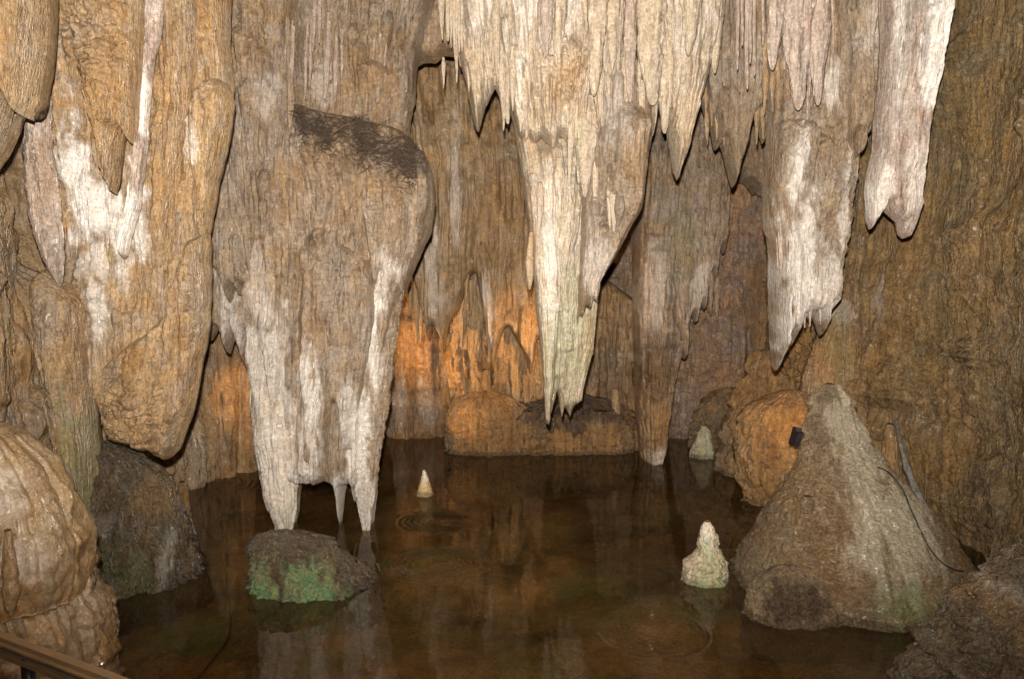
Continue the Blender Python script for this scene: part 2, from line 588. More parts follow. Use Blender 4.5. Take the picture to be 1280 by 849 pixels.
def wall(name, plan_px, z0, z1, res, mat, fl, cr, stamps, cones, zones, seed, wl=.22, zs=10., s_clip=None):
    pl = Plan([P(px, 480, Y)[:2] for px, Y in plan_px])
    Ls = pl.s[-1]
    m, n = int(Ls / res), int((z1 - z0) / (res * 1.3))
    S, Z = np.meshgrid(np.linspace(0, Ls, m), np.linspace(z1, z0, n))
    r = relief(S, Z, S, pl, fl, cr, stamps, cones, seed, wl, zs) + .38 * gn(S / 1.1, Z / 1.5, seed + 80)
    r += .10 * np.maximum(gn(S / .5, Z / .35, seed + 81), 0) * 2
    x, y, nx, ny = pl.at(S)
    V = np.stack([x + nx * r, y + ny * r, Z], -1).reshape(-1, 3)
    o = link_mesh(name, V, grid_quads(n, m), mat, zones_of(S, Z, pl, zones, seed).reshape(-1, 4))
    return tag(o, kind='structure')


def body(name, label, cat, Y, prof, flat=.8, res=.016, lump=.03, lw=(.16, .12), flute=0., crust=.008, zones=(), seed=1, mat=None,
         group=None, parent=None, below=0.0, wob=.0, kind=None, terr=0.0, sx=0.0):
    """A round-bodied formation: profile of (x, y, half width) in photo pixels at its axis' distance Y, top first."""
    if prof[0][2] > 8 and prof[0][1] > -50:      # close blunt crowns with a rounded cap
        x0, y0, w0 = prof[0]
        prof = [(x0, y0 - w0 * .30, w0 * .15), (x0, y0 - w0 * .20, w0 * .6)] + list(prof)
    pts = np.array([(P(x, y, Y)[0], P(x, y, Y)[2], w * Y / F) for x, y, w in prof])
    z = pts[:, 1]
    if below: pts = np.vstack([pts, [pts[-1, 0], -below, pts[-1, 2] * 1.03]])
    z = pts[:, 1]
    L_ = np.concatenate([[0], np.cumsum(np.hypot(np.diff(z), np.diff(pts[:, 2])))])
    n = int(min(max(L_[-1] / res, 14), 420))
    t = np.linspace(0, L_[-1], n)
    cx, zz, rr = (np.interp(t, L_, pts[:, i]) for i in range(3))
    if n > 30:                 # round the profile's corners a little
        k = np.hanning(max(5, n // 22) | 1)
        k /= k.sum()
        h = len(k) // 2
        sm = lambda a: np.convolve(np.concatenate([2 * a[0] - a[h:0:-1], a, 2 * a[-1] - a[-2:-h - 2:-1]]), k, 'valid')
        cx, rr = sm(cx), np.clip(sm(rr), .002, None)
    rmax = rr.max()
    mf = int(min(max(math.pi * rmax / res, 12), 420))
    th = np.concatenate([np.linspace(0, math.pi, mf, endpoint=False), np.linspace(math.pi, 2 * math.pi, max(mf // 3, 6))])  # front half dense
    th = th + math.pi          # front: sin negative, towards the camera
    m = len(th)
    TH, ZZ = np.meshgrid(th, zz)
    RR = np.repeat(rr[:, None], m, 1)
    arc = (TH - math.pi) * rmax
    arc = np.where(TH > 2 * math.pi, math.pi * rmax * (3 * math.pi - TH) / math.pi, arc)      # fold so that the seam closes
    # features are measured on the arc, drawn in towards the top so flutes run down the slope
    zt = zz.max() - ZZ
    wig = .04 * gn(arc * 4, ZZ * 4, seed)
    d = lump * (bil((arc + wig) / lw[0], (ZZ - wig) / lw[1], seed + 1) + .5 * bil(arc / lw[0] * 2.3, ZZ / lw[1] * 2.3, seed + 2) - .5)
    d += flute * (bil(arc / .13, ZZ / 1.1, seed + 3) + .6 * bil(arc / .055, ZZ / .6, seed + 4) + .3 * bil(arc / .025, ZZ / .3, seed + 5) - .6)
    d += crust * (bil(arc / .07, ZZ / .055, seed + 6) + .5 * bil(arc / .03, ZZ / .025, seed + 7))
    if terr:                   # terraces run round the body like drips that set
        ph = ZZ / .085 + 1.2 * gn(arc * 2.2, ZZ * 1.5, seed + 8) * 2
        d += terr * (np.abs(np.sin(ph)) ** .6) * (1 + 2.4 * sstep(.45, .12, RR))
    d *= np.clip(RR / .10, .12, 1)
    if below and rmax > .25:   # the thin shelf of calcite that grows at the water line
        d += .040 * np.exp(-((ZZ - .004) / .018) ** 2) * (.4 + vn(arc / .3, arc * 0, seed + 14))
    X = cx[:, None] + wob * gn(ZZ * 2, ZZ * 0, seed + 11) + (RR + d) * np.cos(TH)
    Yv = Y + (RR * flat + d) * np.sin(TH) + sx * zt
    V = np.stack([X, Yv, ZZ], -1).reshape(-1, 3)
    q = grid_quads(n, m)
    top = len(V)
    V = np.vstack([V, [cx[0], Y, zz[0] + (.4 * rr[0] if zz[0] > zz[-1] else 0)], [cx[-1], Y + sx * (zz[0] - zz[-1]), zz[-1] - (.4 * rr[-1] if not below else 0)]])
    j = np.arange(m - 1)
    tr = np.concatenate([np.stack([j, j + 1, j * 0 + top], 1)[:, ::-1], np.stack([(n - 1) * m + j, (n - 1) * m + j + 1, j * 0 + top + 1], 1)])
    zn = zones_of(X, ZZ, Flat(Y), zones, seed).reshape(-1, 4)
    if below:
        zl = ZZ.ravel() + .035 * gn(arc.ravel() * 5, ZZ.ravel() * 3, seed + 90)
        zn[:, 2] = np.maximum(zn[:, 2], .6 * sstep(.075, .035, zl))
    zn = np.vstack([zn, zn[:1], zn[-1:]])
    o = link_mesh(name, V, q, mat or TAN, zn, parent, tr)
    return tag(o, label, cat, group, kind)


def tube(name, pts, r, mat, label=None, cat=None, group=None, parent=None, sides=8, kind=None):
    p = np.array(pts, float)
    rs = np.full(len(p), r) if np.isscalar(r) else np.array(r, float)
    V, Q = [], []
    for i in range(len(p)):
        t = p[min(i + 1, len(p) - 1)] - p[max(i - 1, 0)]
        t /= np.linalg.norm(t) + 1e-9
        a = np.cross(t, [0.3, .2, .93] if abs(t[2]) < .9 else [1, 0, 0])
        a /= np.linalg.norm(a)
        b = np.cross(t, a)
        for k in range(sides):
            an = 2 * math.pi * k / sides
            V.append(p[i] + rs[i] * (a * math.cos(an) + b * math.sin(an)))
    for i in range(len(p) - 1):
        for k in range(sides):
            k2 = (k + 1) % sides
            Q.append((i * sides + k, i * sides + k2, (i + 1) * sides + k2, (i + 1) * sides + k))
    V += [p[0], p[-1]]
    T = [(k, len(V) - 2, (k + 1) % sides) for k in range(sides)] + [((len(p) - 1) * sides + (k + 1) % sides, len(V) - 1, (len(p) - 1) * sides + k) for k in range(sides)]
    o = link_mesh(name, V, Q, mat, np.zeros((len(V), 4), np.float32), parent, T)
    return tag(o, label, cat, group, kind)


def box_bm(name, size, loc, rot, mat, parent=None, bev=.006):
    import bmesh
    bm = bmesh.new()
    bmesh.ops.create_cube(bm, size=1)
    for v in bm.verts:
        v.co = Vector((v.co.x * size[0], v.co.y * size[1], v.co.z * size[2]))
    bmesh.ops.bevel(bm, geom=bm.edges[:], offset=bev, segments=2, affect='EDGES')
    me = bpy.data.meshes.new(name)
    bm.to_mesh(me)
    bm.free()
    me.materials.append(mat)
    o = bpy.data.objects.new(name, me)
    scene.collection.objects.link(o)
    if parent:
        o.parent = parent
        o.location = Vector(loc) - parent.location
    else:
        o.location = loc
    o.rotation_euler = rot
    return o


def on_surface(objs, pts, off):
    """Lay a cable over real surfaces: where the sight line through each point first meets them, lifted by off."""
    trees = []
    for o in objs:
        me = o.data
        n_ = len(me.vertices)
        co = np.empty(n_ * 3, np.float32)
        me.vertices.foreach_get("co", co)
        vs = co.reshape(-1, 3) + np.array(o.location, np.float32)
        lv = np.empty(len(me.loops), np.int32)
        me.loops.foreach_get("vertex_index", lv)
        ls = np.empty(len(me.polygons), np.int32)
        me.polygons.foreach_get("loop_start", ls)
        qs = [lv[k:k + 4] for k in ls[ls <= len(lv) - 4]] if False else np.stack([lv[np.minimum(ls + i, len(lv) - 1)] for i in range(3)], 1)
        q4 = np.stack([lv[ls], lv[np.minimum(ls + 2, len(lv) - 1)], lv[np.minimum(ls + 3, len(lv) - 1)]], 1)
        trees.append(BVHTree.FromPolygons(vs.tolist(), np.concatenate([qs, q4]).tolist(), all_triangles=True))
    out = []
    for x, y in pts:
        d = (Vector(P(x, y, 1.0)) - Vector((0, 0, HC))).normalized()
        best = None
        for t in trees:
            h = t.ray_cast(Vector((0, 0, HC)), d)
            if h[0] is not None and (best is None or h[3] < best): best = h[3]
        if best is not None:
            out.append(tuple(Vector((0, 0, HC)) + d * (best - off)))
    return out



# ================================================================== THE SETTING
def curve_px(Ys): return Ys


wall("rear_wall", [(300, 11.4), (360, 12.2), (430, 13.4), (480, 13.8), (560, 13.9), (620, 14.4), (700, 15.0), (770, 14.6), (830, 13.9), (900, 13.7), (950, 13.6), (990, 13.0), (1030, 12.0)],
     -1.2, 9.6, .024, PINK, .05, .012,
     [('cone', 500, 300, 500, 575, 16, 20, 1.0), ('cone', 530, 280, 531, 575, 18, 20, 1.0), ('cone', 552, 330, 552, 575, 12, 14, .9), ('cone', 484, 300, 484, 575, 10, 14, .9),
      ('crust', 900, 400, 70, 160, .03), ('crust', 780, 420, 60, 90, .04), ('bulge', 905, 440, 40, 60, .35), ('bulge', 860, 520, 40, 40, .3), ('bulge', 950, 380, 18, 120, -.5),
      ('dome', 905, 490, 40, 60, .25)],
     (60, .04, .12, .5, 2.2),
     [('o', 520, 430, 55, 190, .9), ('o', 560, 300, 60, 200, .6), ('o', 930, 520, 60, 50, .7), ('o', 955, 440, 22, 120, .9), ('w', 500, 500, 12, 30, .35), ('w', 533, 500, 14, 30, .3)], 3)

wall("left_wall", [(-900, 1.6), (-500, 2.6), (-250, 4.2), (-90, 6.2), (0, 7.6), (60, 8.3), (130, 9.0), (190, 10.0), (240, 10.9), (300, 11.3), (350, 11.9), (400, 12.9)],
     -1.0, 7.6, .020, TAN, .035, .010,
     [('bulge', 25, 250, 40, 90, -.5), ('dome', 25, 330, 45, 130, .35), ('dome', 15, 480, 45, 90, .25), ('cone', 75, 380, 85, 700, 40, 30, .9),
      ('cone', 250, 380, 252, 640, 16, 14, .9), ('cone', 280, 370, 280, 640, 18, 16, .9), ('cone', 312, 380, 312, 640, 16, 14, .9), ('cone', 228, 430, 228, 640, 13, 14, .9)],
     (70, .03, .12, .5, 1.8),
     [('o', 290, 500, 55, 120, .75), ('o', 20, 420, 50, 90, .4), ('d', 20, 240, 45, 60, .5), ('g', 110, 600, 30, 90, .25), ('w', 20, 500, 18, 35, .3)], 5)  # dark zone in the upper hollow paints its shade into the colour

wall("right_wall", [(962, 13.6), (975, 12.0), (1000, 11.0), (1040, 10.2), (1100, 9.6), (1180, 8.9), (1280, 7.9), (1400, 6.0), (1650, 4.0), (2300, 2.0)],
     -1.0, 7.8, .017, DARKR, .017, .011,
     [('crust', 1190, 80, 40, 60, .035), ('dome', 1185, 60, 30, 100, .18), ('bulge', 1180, 120, 40, 60, .12), ('crust', 1200, 420, 160, 120, .022), ('crust', 1000, 450, 50, 70, .05),
      ('cone', 1110, 505, 1108, 640, 14, 14, 1.2), ('bulge', 1250, 420, 30, 80, .1), ('bulge', 1130, 330, 30, 60, .08), ('dome', 1190, 520, 50, 90, .12), ('dome', 1255, 560, 40, 120, .15),
      ('crust', 1240, 600, 90, 110, .03), ('dome', 1120, 420, 60, 120, .15), ('dome', 1260, 250, 60, 160, .16), ('bulge', 1170, 200, 50, 70, -.12), ('crust', 1120, 480, 80, 30, .05), ('crust', 1240, 440, 90, 16, .06), ('crust', 1200, 300, 60, 14, .04), ('dome', 1100, 560, 30, 80, .14)],
     (110, .015, .05, .3, 1.6),
     [('o', 1130, 330, 70, 130, .45), ('o', 1000, 440, 70, 90, .75), ('o', 1060, 470, 40, 80, .3), ('o', 1200, 520, 70, 100, .25), ('d', 1190, 60, 25, 50, .4), ('o', 1240, 330, 60, 120, .35), ('d', 1120, 500, 60, 16, .35), ('d', 1230, 445, 80, 12, .35), ('o', 1180, 110, 20, 40, .5), ('w', 1110, 370, 14, 30, .25), ('d', 1250, 600, 50, 30, .3)], 8, wl=.09, zs=12)

# ceiling: rises towards the back, just above the frame
def ceiling():
    X, Yg = np.meshgrid(np.linspace(-9, 9, 220), np.linspace(-1.5, 17, 220))
    Z = 3.35 + .385 * np.maximum(Yg, 2.0) + .25 * gn(X / 1.5, Yg / 1.5, 4) + .08 * bil(X / .4, Yg / .4, 5) * -1 + .1
    V = np.stack([X, Yg, Z], -1).reshape(-1, 3)
    z = np.zeros((len(V), 4), np.float32)
    tag(link_mesh("ceiling", V, grid_quads(220, 220), TAN, z), kind='structure')
ceiling()

# pool bed
def bed():
    X, Yg = np.meshgrid(np.linspace(-9, 9, 420), np.linspace(-1, 17.5, 430))
    Z = -.30 - .05 * np.clip(Yg - 5, 0, 9) + .16 * gn(X / 1.1, Yg / 1.1, 4) + .06 * gn(X / .35, Yg / .35, 5) + .02 * bil(X / .12, Yg / .12, 6)
    for px, py, rx, h in ((545, 725, .75, .30), (700, 715, .5, .22), (640, 690, .3, .3), (370, 770, .9, .25), (240, 790, .8, .12), (815, 780, .6, .15), (520, 690, .5, -.4), (900, 760, 1.0, .2), (700, 830, .8, .12)):
        a, b = ray(px, py)
        yy = -(HC + .4) / float(b)
        xx = float(a) * yy
        d2 = ((X - xx) / rx) ** 2 + ((Yg - yy) / (rx * .8)) ** 2
        Z += h * np.exp(-d2 * 1.6)
    Z = np.minimum(Z, -.06)
    V = np.stack([X, Yg, Z], -1).reshape(-1, 3)
    zn = np.zeros(X.shape + (4,), np.float32)
    g = sstep(.06, .2, gn(X / .9 + 4, Yg / .7, 12))
    zn[..., 3] = .55 * g
    zn[..., 2] = .5 * sstep(.05, .2, gn(X / .6 + 9, Yg / .45, 22))
    for px, py, rx, ry in ((548, 722, .45, .35), (510, 690, .5, .35), (740, 735, .6, .25), (255, 800, .5, .4), (700, 745, .3, .2)):
        a, b = ray(px, py)
        yy = -(HC + .4) / float(b)
        dd = np.sqrt(((X - float(a) * yy) / rx) ** 2 + ((Yg - yy) / ry) ** 2) + gn(X * 4, Yg * 4, 23)
        zn[..., 3] = np.maximum(zn[..., 3], 1 - sstep(.5, 1.1, dd))
    zn[..., 1] = .35 * sstep(-.05, .15, gn(X / 1.3, Yg / 1.3, 15))
    tag(link_mesh("pool_bed", V, grid_quads(430, 420), MUD, zn.reshape(-1, 4)), kind='structure')
bed()


def water():
    m = bpy.data.materials.new("pool_water")
    m.use_nodes = True
    nt = m.node_tree
    N, Lk = nt.nodes, nt.links
    N.remove(N["Principled BSDF"])
    out = N["Material Output"]
    tr = N.new("ShaderNodeBsdfTransparent")
    tr.inputs[0].default_value = (0.78, 0.66, 0.47, 1)
    silt = N.new("ShaderNodeBsdfDiffuse")
    sn = N.new("ShaderNodeTexNoise")
    sn.inputs['Scale'].default_value = .9
    sn.inputs['Detail'].default_value = 7
    sn.inputs['Roughness'].default_value = .65
    sm = N.new("ShaderNodeMix")
    sm.data_type = 'RGBA'
    sm.inputs[6].default_value = (0.06, 0.045, 0.022, 1)
    sm.inputs[7].default_value = (0.30, 0.20, 0.085, 1)
    sr = N.new("ShaderNodeMapRange")
    sr.inputs['From Min'].default_value = .38
    sr.inputs['From Max'].default_value = .62
    mt = N.new("ShaderNodeMixShader")
    mt.inputs[0].default_value = .16
    gl = N.new("ShaderNodeBsdfGlossy")
    gl.inputs['Roughness'].default_value = 0.015
    gl.inputs['Color'].default_value = (1, 1, 1, 1)
    fr = N.new("ShaderNodeFresnel")
    fr.inputs['IOR'].default_value = 1.33
    mx = N.new("ShaderNodeMixShader")
    geo = N.new("ShaderNodeNewGeometry")
    Lk.new(geo.outputs['Position'], sn.inputs['Vector'])
    Lk.new(sn.outputs[0], sr.inputs['Value'])
    Lk.new(sr.outputs[0], sm.inputs[0])
    Lk.new(sm.outputs[2], silt.inputs[0])
    Lk.new(tr.outputs[0], mt.inputs[1])
    Lk.new(silt.outputs[0], mt.inputs[2])
    noi = N.new("ShaderNodeTexNoise")
    noi.inputs['Scale'].default_value = 1.6
    noi.inputs['Detail'].default_value = 2
    Lk.new(geo.outputs['Position'], noi.inputs['Vector'])
    n2 = N.new("ShaderNodeTexNoise")
    n2.inputs['Scale'].default_value = 14
    n2.inputs['Detail'].default_value = 2
    Lk.new(geo.outputs['Position'], n2.inputs['Vector'])

    def math_(op, a, b=None):
        x = N.new("ShaderNodeMath")
        x.operation = op
        for i, v in enumerate((a, b)):
            if v is None: continue
            if isinstance(v, (int, float)): x.inputs[i].default_value = v
            else: Lk.new(v, x.inputs[i])
        return x.outputs[0]
    h = math_('ADD', math_('MULTIPLY', noi.outputs[0], .004), math_('MULTIPLY', n2.outputs[0], .0004))
    for px, py, R, lam, amp in ((815, 788, .34, .065, .026), (545, 652, .42, .08, .010), (404, 610, .6, .09, .008), (265, 605, .7, .10, .007), (540, 705, .5, .06, .004)):
        a, b = ray(px, py)
        yy = -HC / float(b)
        c = (float(a) * yy, yy, 0)
        d = N.new("ShaderNodeVectorMath")
        d.operation = 'DISTANCE'
        Lk.new(geo.outputs['Position'], d.inputs[0])
        d.inputs[1].default_value = c
        dist = math_('ADD', d.outputs['Value'], math_('MULTIPLY', noi.outputs[0], .07 if R < .4 else .2))
        s = math_('SINE', math_('MULTIPLY', dist, 2 * math.pi / lam))
        k = math_('DIVIDE', math_('SUBTRACT', dist, R * .62 + .1), R * .38)
        env = math_('POWER', 2.718, math_('MULTIPLY', math_('MULTIPLY', k, k), -1.6))
        h = math_('ADD', h, math_('MULTIPLY', math_('MULTIPLY', s, env), amp))
    bp = N.new("ShaderNodeBump")
    bp.inputs['Strength'].default_value = 1
    bp.inputs['Distance'].default_value = 1
    Lk.new(h, bp.inputs['Height'])
    Lk.new(bp.outputs[0], gl.inputs['Normal'])
    Lk.new(math_('MULTIPLY', fr.outputs[0], .72), mx.inputs[0])
    Lk.new(mt.outputs[0], mx.inputs[1])
    Lk.new(gl.outputs[0], mx.inputs[2])
    Lk.new(mx.outputs[0], out.inputs['Surface'])
    X, Yg = np.meshgrid(np.linspace(-9, 9, 30), np.linspace(-1, 17, 30))
    V = np.stack([X, Yg, X * 0], -1).reshape(-1, 3)
    tag(link_mesh("water", V, grid_quads(30, 30, 0, True), m), kind='structure')
water()

TOP = -95
# ================================================================== LEFT SIDE
drape("rock_overhang", "smooth tan rock overhang at the top left corner above a dark hollow", "rock", 6.2,
      [(-260, TOP), (-260, 420)], [(64, TOP), (61, 40), (56, 90), (48, 130), (43, 146)],
      [(-260, 420), (-120, 330), (-40, 250), (0, 192), (14, 160), (20, 132), (26, 128), (31, 140), (36, 148), (43, 152)], T=.5, rnd=.22, fl=.02, cr=.004, seed=21, mat=TAN,
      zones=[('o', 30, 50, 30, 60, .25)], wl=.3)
FC = drape("flowstone_curtain", "broad tan flowstone bulge with white calcite streak and painted flash glare, left of the pool", "flowstone", 7.6,
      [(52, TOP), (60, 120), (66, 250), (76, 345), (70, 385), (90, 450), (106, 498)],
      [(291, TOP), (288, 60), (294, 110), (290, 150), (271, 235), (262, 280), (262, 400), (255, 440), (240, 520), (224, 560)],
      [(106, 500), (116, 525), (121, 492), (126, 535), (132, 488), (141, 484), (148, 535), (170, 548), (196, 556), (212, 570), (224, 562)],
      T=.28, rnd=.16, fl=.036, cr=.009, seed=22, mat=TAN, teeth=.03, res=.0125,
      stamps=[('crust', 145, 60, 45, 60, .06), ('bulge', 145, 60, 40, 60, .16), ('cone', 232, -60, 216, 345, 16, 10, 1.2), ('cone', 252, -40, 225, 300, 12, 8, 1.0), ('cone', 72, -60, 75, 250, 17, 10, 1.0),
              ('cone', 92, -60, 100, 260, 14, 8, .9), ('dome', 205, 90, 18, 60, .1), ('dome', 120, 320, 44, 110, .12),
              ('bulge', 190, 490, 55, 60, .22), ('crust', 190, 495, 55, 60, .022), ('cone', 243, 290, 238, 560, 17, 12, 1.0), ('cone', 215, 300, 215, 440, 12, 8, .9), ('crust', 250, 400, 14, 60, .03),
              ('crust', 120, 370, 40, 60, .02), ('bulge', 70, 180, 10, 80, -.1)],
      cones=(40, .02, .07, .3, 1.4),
      zones=[('w', 122, 215, 24, 80, 1.0), ('w', 145, 265, 42, 46, 1.0), ('w', 190, 265, 12, 60, .9), ('w', 150, 330, 22, 40, .7), ('w', 178, 120, 7, 60, .8), ('w', 197, 215, 9, 75, 1.0), ('w', 168, 300, 16, 60, .95), ('w', 148, 370, 14, 40, .7),  # white calcite, with the flash's hot highlight and glints painted in
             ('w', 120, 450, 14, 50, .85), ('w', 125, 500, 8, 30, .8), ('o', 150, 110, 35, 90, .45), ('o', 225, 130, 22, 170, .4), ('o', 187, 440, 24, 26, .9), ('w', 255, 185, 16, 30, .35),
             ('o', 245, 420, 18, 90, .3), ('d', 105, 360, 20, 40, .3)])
drape("hanging_lobe", None, None, 6.97, [(100, TOP), (104, 30), (107, 90), (122, 130), (136, 190), (143, 232)], [(184, TOP), (180, 60), (176, 100), (173, 158)],
      [(143, 236), (147, 241), (151, 215), (154, 178), (159, 160), (164, 170), (168, 179), (173, 160)], T=.22, rnd=.15, fl=.03, cr=.03, seed=122, mat=TAN, teeth=.03, res=.011, parent=FC,
      stamps=[('crust', 142, 60, 40, 60, .05), ('cone', 140, 90, 146, 240, 22, 6, 1.2), ('cone', 168, 80, 167, 178, 12, 4, 1.0)], zones=[('o', 150, 100, 45, 90, .6), ('w', 112, 150, 8, 40, .3)])
drape("hanging_lobe", None, None, 7.10, [(186, TOP), (179, 40), (176, 110), (172, 180), (163, 250), (152, 310)], [(222, TOP), (204, 30), (190, 100), (186, 180), (176, 260), (160, 320)],
      [(152, 315), (156, 324), (160, 320)], T=.10, rnd=.16, fl=.022, cr=.006, seed=123, mat=WHITEC, res=.011, parent=FC, zones=[('w', 183, 120, 10, 80, .8), ('w', 165, 270, 14, 70, 1.0)])  # white calcite, also carrying part of the painted flash highlight
drape("hanging_lobe", None, None, 7.3, [(242, 130), (243, 200), (250, 260), (256, 292)], [(294, 120), (291, 155), (273, 232), (262, 292)], [(256, 294), (260, 300), (262, 292)],
      Tp=[(242, 140), (250, 112), (262, 102), (275, 99), (288, 108), (294, 128)], T=.3, rnd=.22, fl=.03, cr=.012, seed=124, mat=TAN, res=.011, parent=FC, stamps=[('crust', 266, 120, 26, 24, .03), ('cone', 280, 130, 262, 300, 9, 5, 1.2)],
      zones=[('w', 252, 185, 12, 26, .5), ('o', 270, 130, 26, 50, .4)])
drape("hanging_lobe", None, None, 7.35, [(203, TOP), (211, 100), (207, 220), (211, 330)], [(254, TOP), (249, 90), (233, 220), (221, 335)], [(211, 338), (216, 348), (221, 338)],
      T=.2, rnd=.16, fl=.03, cr=.006, seed=125, mat=TAN, res=.012, parent=FC, stamps=[('cone', 222, -60, 214, 340, 9, 7, 1.2), ('cone', 240, -60, 224, 280, 8, 6, 1.2)], zones=[('o', 225, 120, 24, 200, .55), ('w', 198, 90, 8, 30, .4)])
drape("crusted_lobe", None, None, 7.35, [(136, 440), (140, 490), (146, 545)], [(264, 290), (263, 400), (256, 440), (241, 520), (225, 560)],
      [(146, 546), (158, 550), (172, 552), (185, 557), (197, 559), (205, 564), (212, 573), (218, 568), (225, 560)], Tp=[(136, 455), (165, 430), (190, 415), (215, 390), (228, 340), (240, 300), (264, 292)],
      T=.32, rnd=.22, fl=.028, cr=.022, seed=126, mat=TAN, res=.0115, teeth=.03, parent=FC,
      stamps=[('crust', 190, 500, 55, 60, .03), ('cone', 232, 320, 228, 520, 10, 7, 1.0), ('cone', 250, 300, 240, 500, 10, 6, 1.2), ('crust', 255, 400, 14, 60, .03), ('bulge', 190, 500, 40, 50, .1)],
      zones=[('o', 187, 440, 20, 24, .9), ('o', 240, 400, 16, 100, .35)])
body("stalactite", "small blunt pinkish stalactite against the left wall below the overhang", "stalactite", 7.0,
     [(50, 120, 12), (48, 190, 16), (55, 240, 17), (62, 290, 15), (70, 335, 9), (74, 352, 4), (75, 358, 1)], flute=.02, lump=.01, mat=WHITEC, seed=23, zones=[('o', 55, 230, 20, 60, .3)])
drape("flowstone_column", "green tinged fluted column running down behind the near mound", "column", 7.3,
      [(40, 300), (52, 400), (62, 480), (80, 560), (92, 640), (98, 760)], [(112, 300), (112, 400), (122, 520), (126, 600), (126, 680), (132, 770)],
      [(98, 770), (132, 772)], Tp=[(40, 350), (70, 330), (112, 380)], T=.4, rnd=.3, fl=.03, cr=.005, seed=24, mat=TAN,
      zones=[('g', 108, 600, 25, 110, .4), ('w', 30, 500, 30, 40, .4)])
body("rock_mound", "dark wet rock mound with pale drip stains at the left water edge", "rock", 7.5,
     [(120, 556, 12), (130, 572, 34), (142, 600, 56), (148, 640, 74), (154, 680, 84), (158, 715, 90), (160, 734, 92)], flat=.75, lump=.09, lw=(.35, .5), crust=.014, flute=.045, mat=WETDARK, seed=25, below=.7,
     zones=[('w', 165, 725, 22, 30, .22), ('w', 226, 690, 7, 40, .28), ('w', 150, 640, 24, 14, .15), ('g', 190, 700, 40, 50, .2), ('o', 200, 610, 30, 30, .4), ('g', 130, 680, 20, 60, .2)])
body("stalagmite", "stubby brown stalagmite on the back edge of the dark left mound", "stalagmite", 8.3, [(194, 598, 3), (195, 606, 7), (196, 625, 9), (198, 650, 12)], lump=.01, flute=.01, mat=BROWN, seed=26)
body("stalagmite", "thin brown stalagmite at the water just right of the dark left mound", "stalagmite", 9.0, [(228, 602, 3), (229, 612, 6), (230, 640, 8), (230, 668, 12)], lump=.01, flute=.01, mat=BROWN, seed=27, below=.5)

# near mound with its fringe
nm = empty("flowstone_mound", P(0, 900, 5.3)[:2] + (0.0,))
tag(nm, "near lumpy cream flowstone mound behind the handrail with a reddish fringe", "flowstone")
body("upper_dome", None, None, 5.2, [(-45, 525, 20), (-38, 545, 58), (-28, 580, 86), (-16, 620, 100), (-10, 665, 110), (-8, 710, 112), (-8, 745, 106)], flat=.8, lump=.05, lw=(.30, .38), crust=.005, flute=.03,
     mat=MOUND, seed=31, parent=nm, zones=[('o', 50, 735, 60, 40, .8), ('w', 20, 610, 40, 50, .45), ('w', 60, 680, 30, 30, .3)])
body("lower_base", None, None, 5.35, [(-5, 690, 104), (0, 735, 114), (6, 765, 122), (10, 800, 126), (12, 840, 126), (12, 900, 132)], flat=.85, lump=.05, lw=(.2, .3), crust=.01, flute=.03, mat=MOUND, seed=32, parent=nm, below=.8)
for i, (x, y0, y1, r, z_) in enumerate(((-22, 700, 772, 9, 0), (14, 712, 768, 8, .3), (38, 722, 764, 6, .8), (57, 705, 769, 7, .9), (84, 668, 771, 8, 1.0))):
    body("drip_tip", "orange drip tip" if z_ == 1.0 else None, None, 4.70 + .0035 * max(0, x) * 1.6 + (.08 if x > 70 else 0), [(x - 4, y0 - 50, r * .5), (x - 2, y0, r), (x + 1, (y0 + y1) / 2, r * 1.2), (x - 1, y1 - 8, r * .8), (x, y1, r * .3)],
         lump=.02, lw=(.06, .12), flute=.008, mat=MOUND, seed=40 + i, parent=nm, zones=[('o', x, 730, 14, 50, z_)] if z_ else ())
body("hanging_blade", None, None, 5.5, [(96, 640, 8), (104, 680, 11), (110, 715, 10), (108, 738, 6), (106, 744, 2)], lump=.01, flute=.02, mat=TAN, seed=49, parent=nm)
body("hanging_blade", None, None, 5.6, [(108, 730, 8), (122, 750, 17), (128, 780, 16), (126, 810, 12), (120, 840, 12), (120, 880, 12)], lump=.02, flute=.03, mat=TAN, seed=50, parent=nm, below=.6)

drape("pale_curtain", "narrow pale grey curtain tucked behind the left flowstone bulge", "flowstone", 9.35,
      [(245, TOP), (250, 430)], [(345, TOP), (345, 440)], [(250, 400), (266, 425), (276, 405), (288, 442), (297, 412), (308, 455), (318, 415), (330, 440), (345, 420)], T=.3, rnd=.2, fl=.035, cr=.012, seed=51,
      mat=GREY, teeth=.06, cones=(25, .03, .08, .3, 1.2),
      stamps=[('cone', 285, 60, 287, 340, 18, 8, 1.2), ('cone', 305, 150, 300, 420, 15, 6, 1.0), ('dome', 302, 110, 20, 80, .15)],
      zones=[('w', 290, 250, 25, 130, .5), ('w', 297, 380, 20, 50, .5), ('o', 310, 60, 30, 70, .3)])

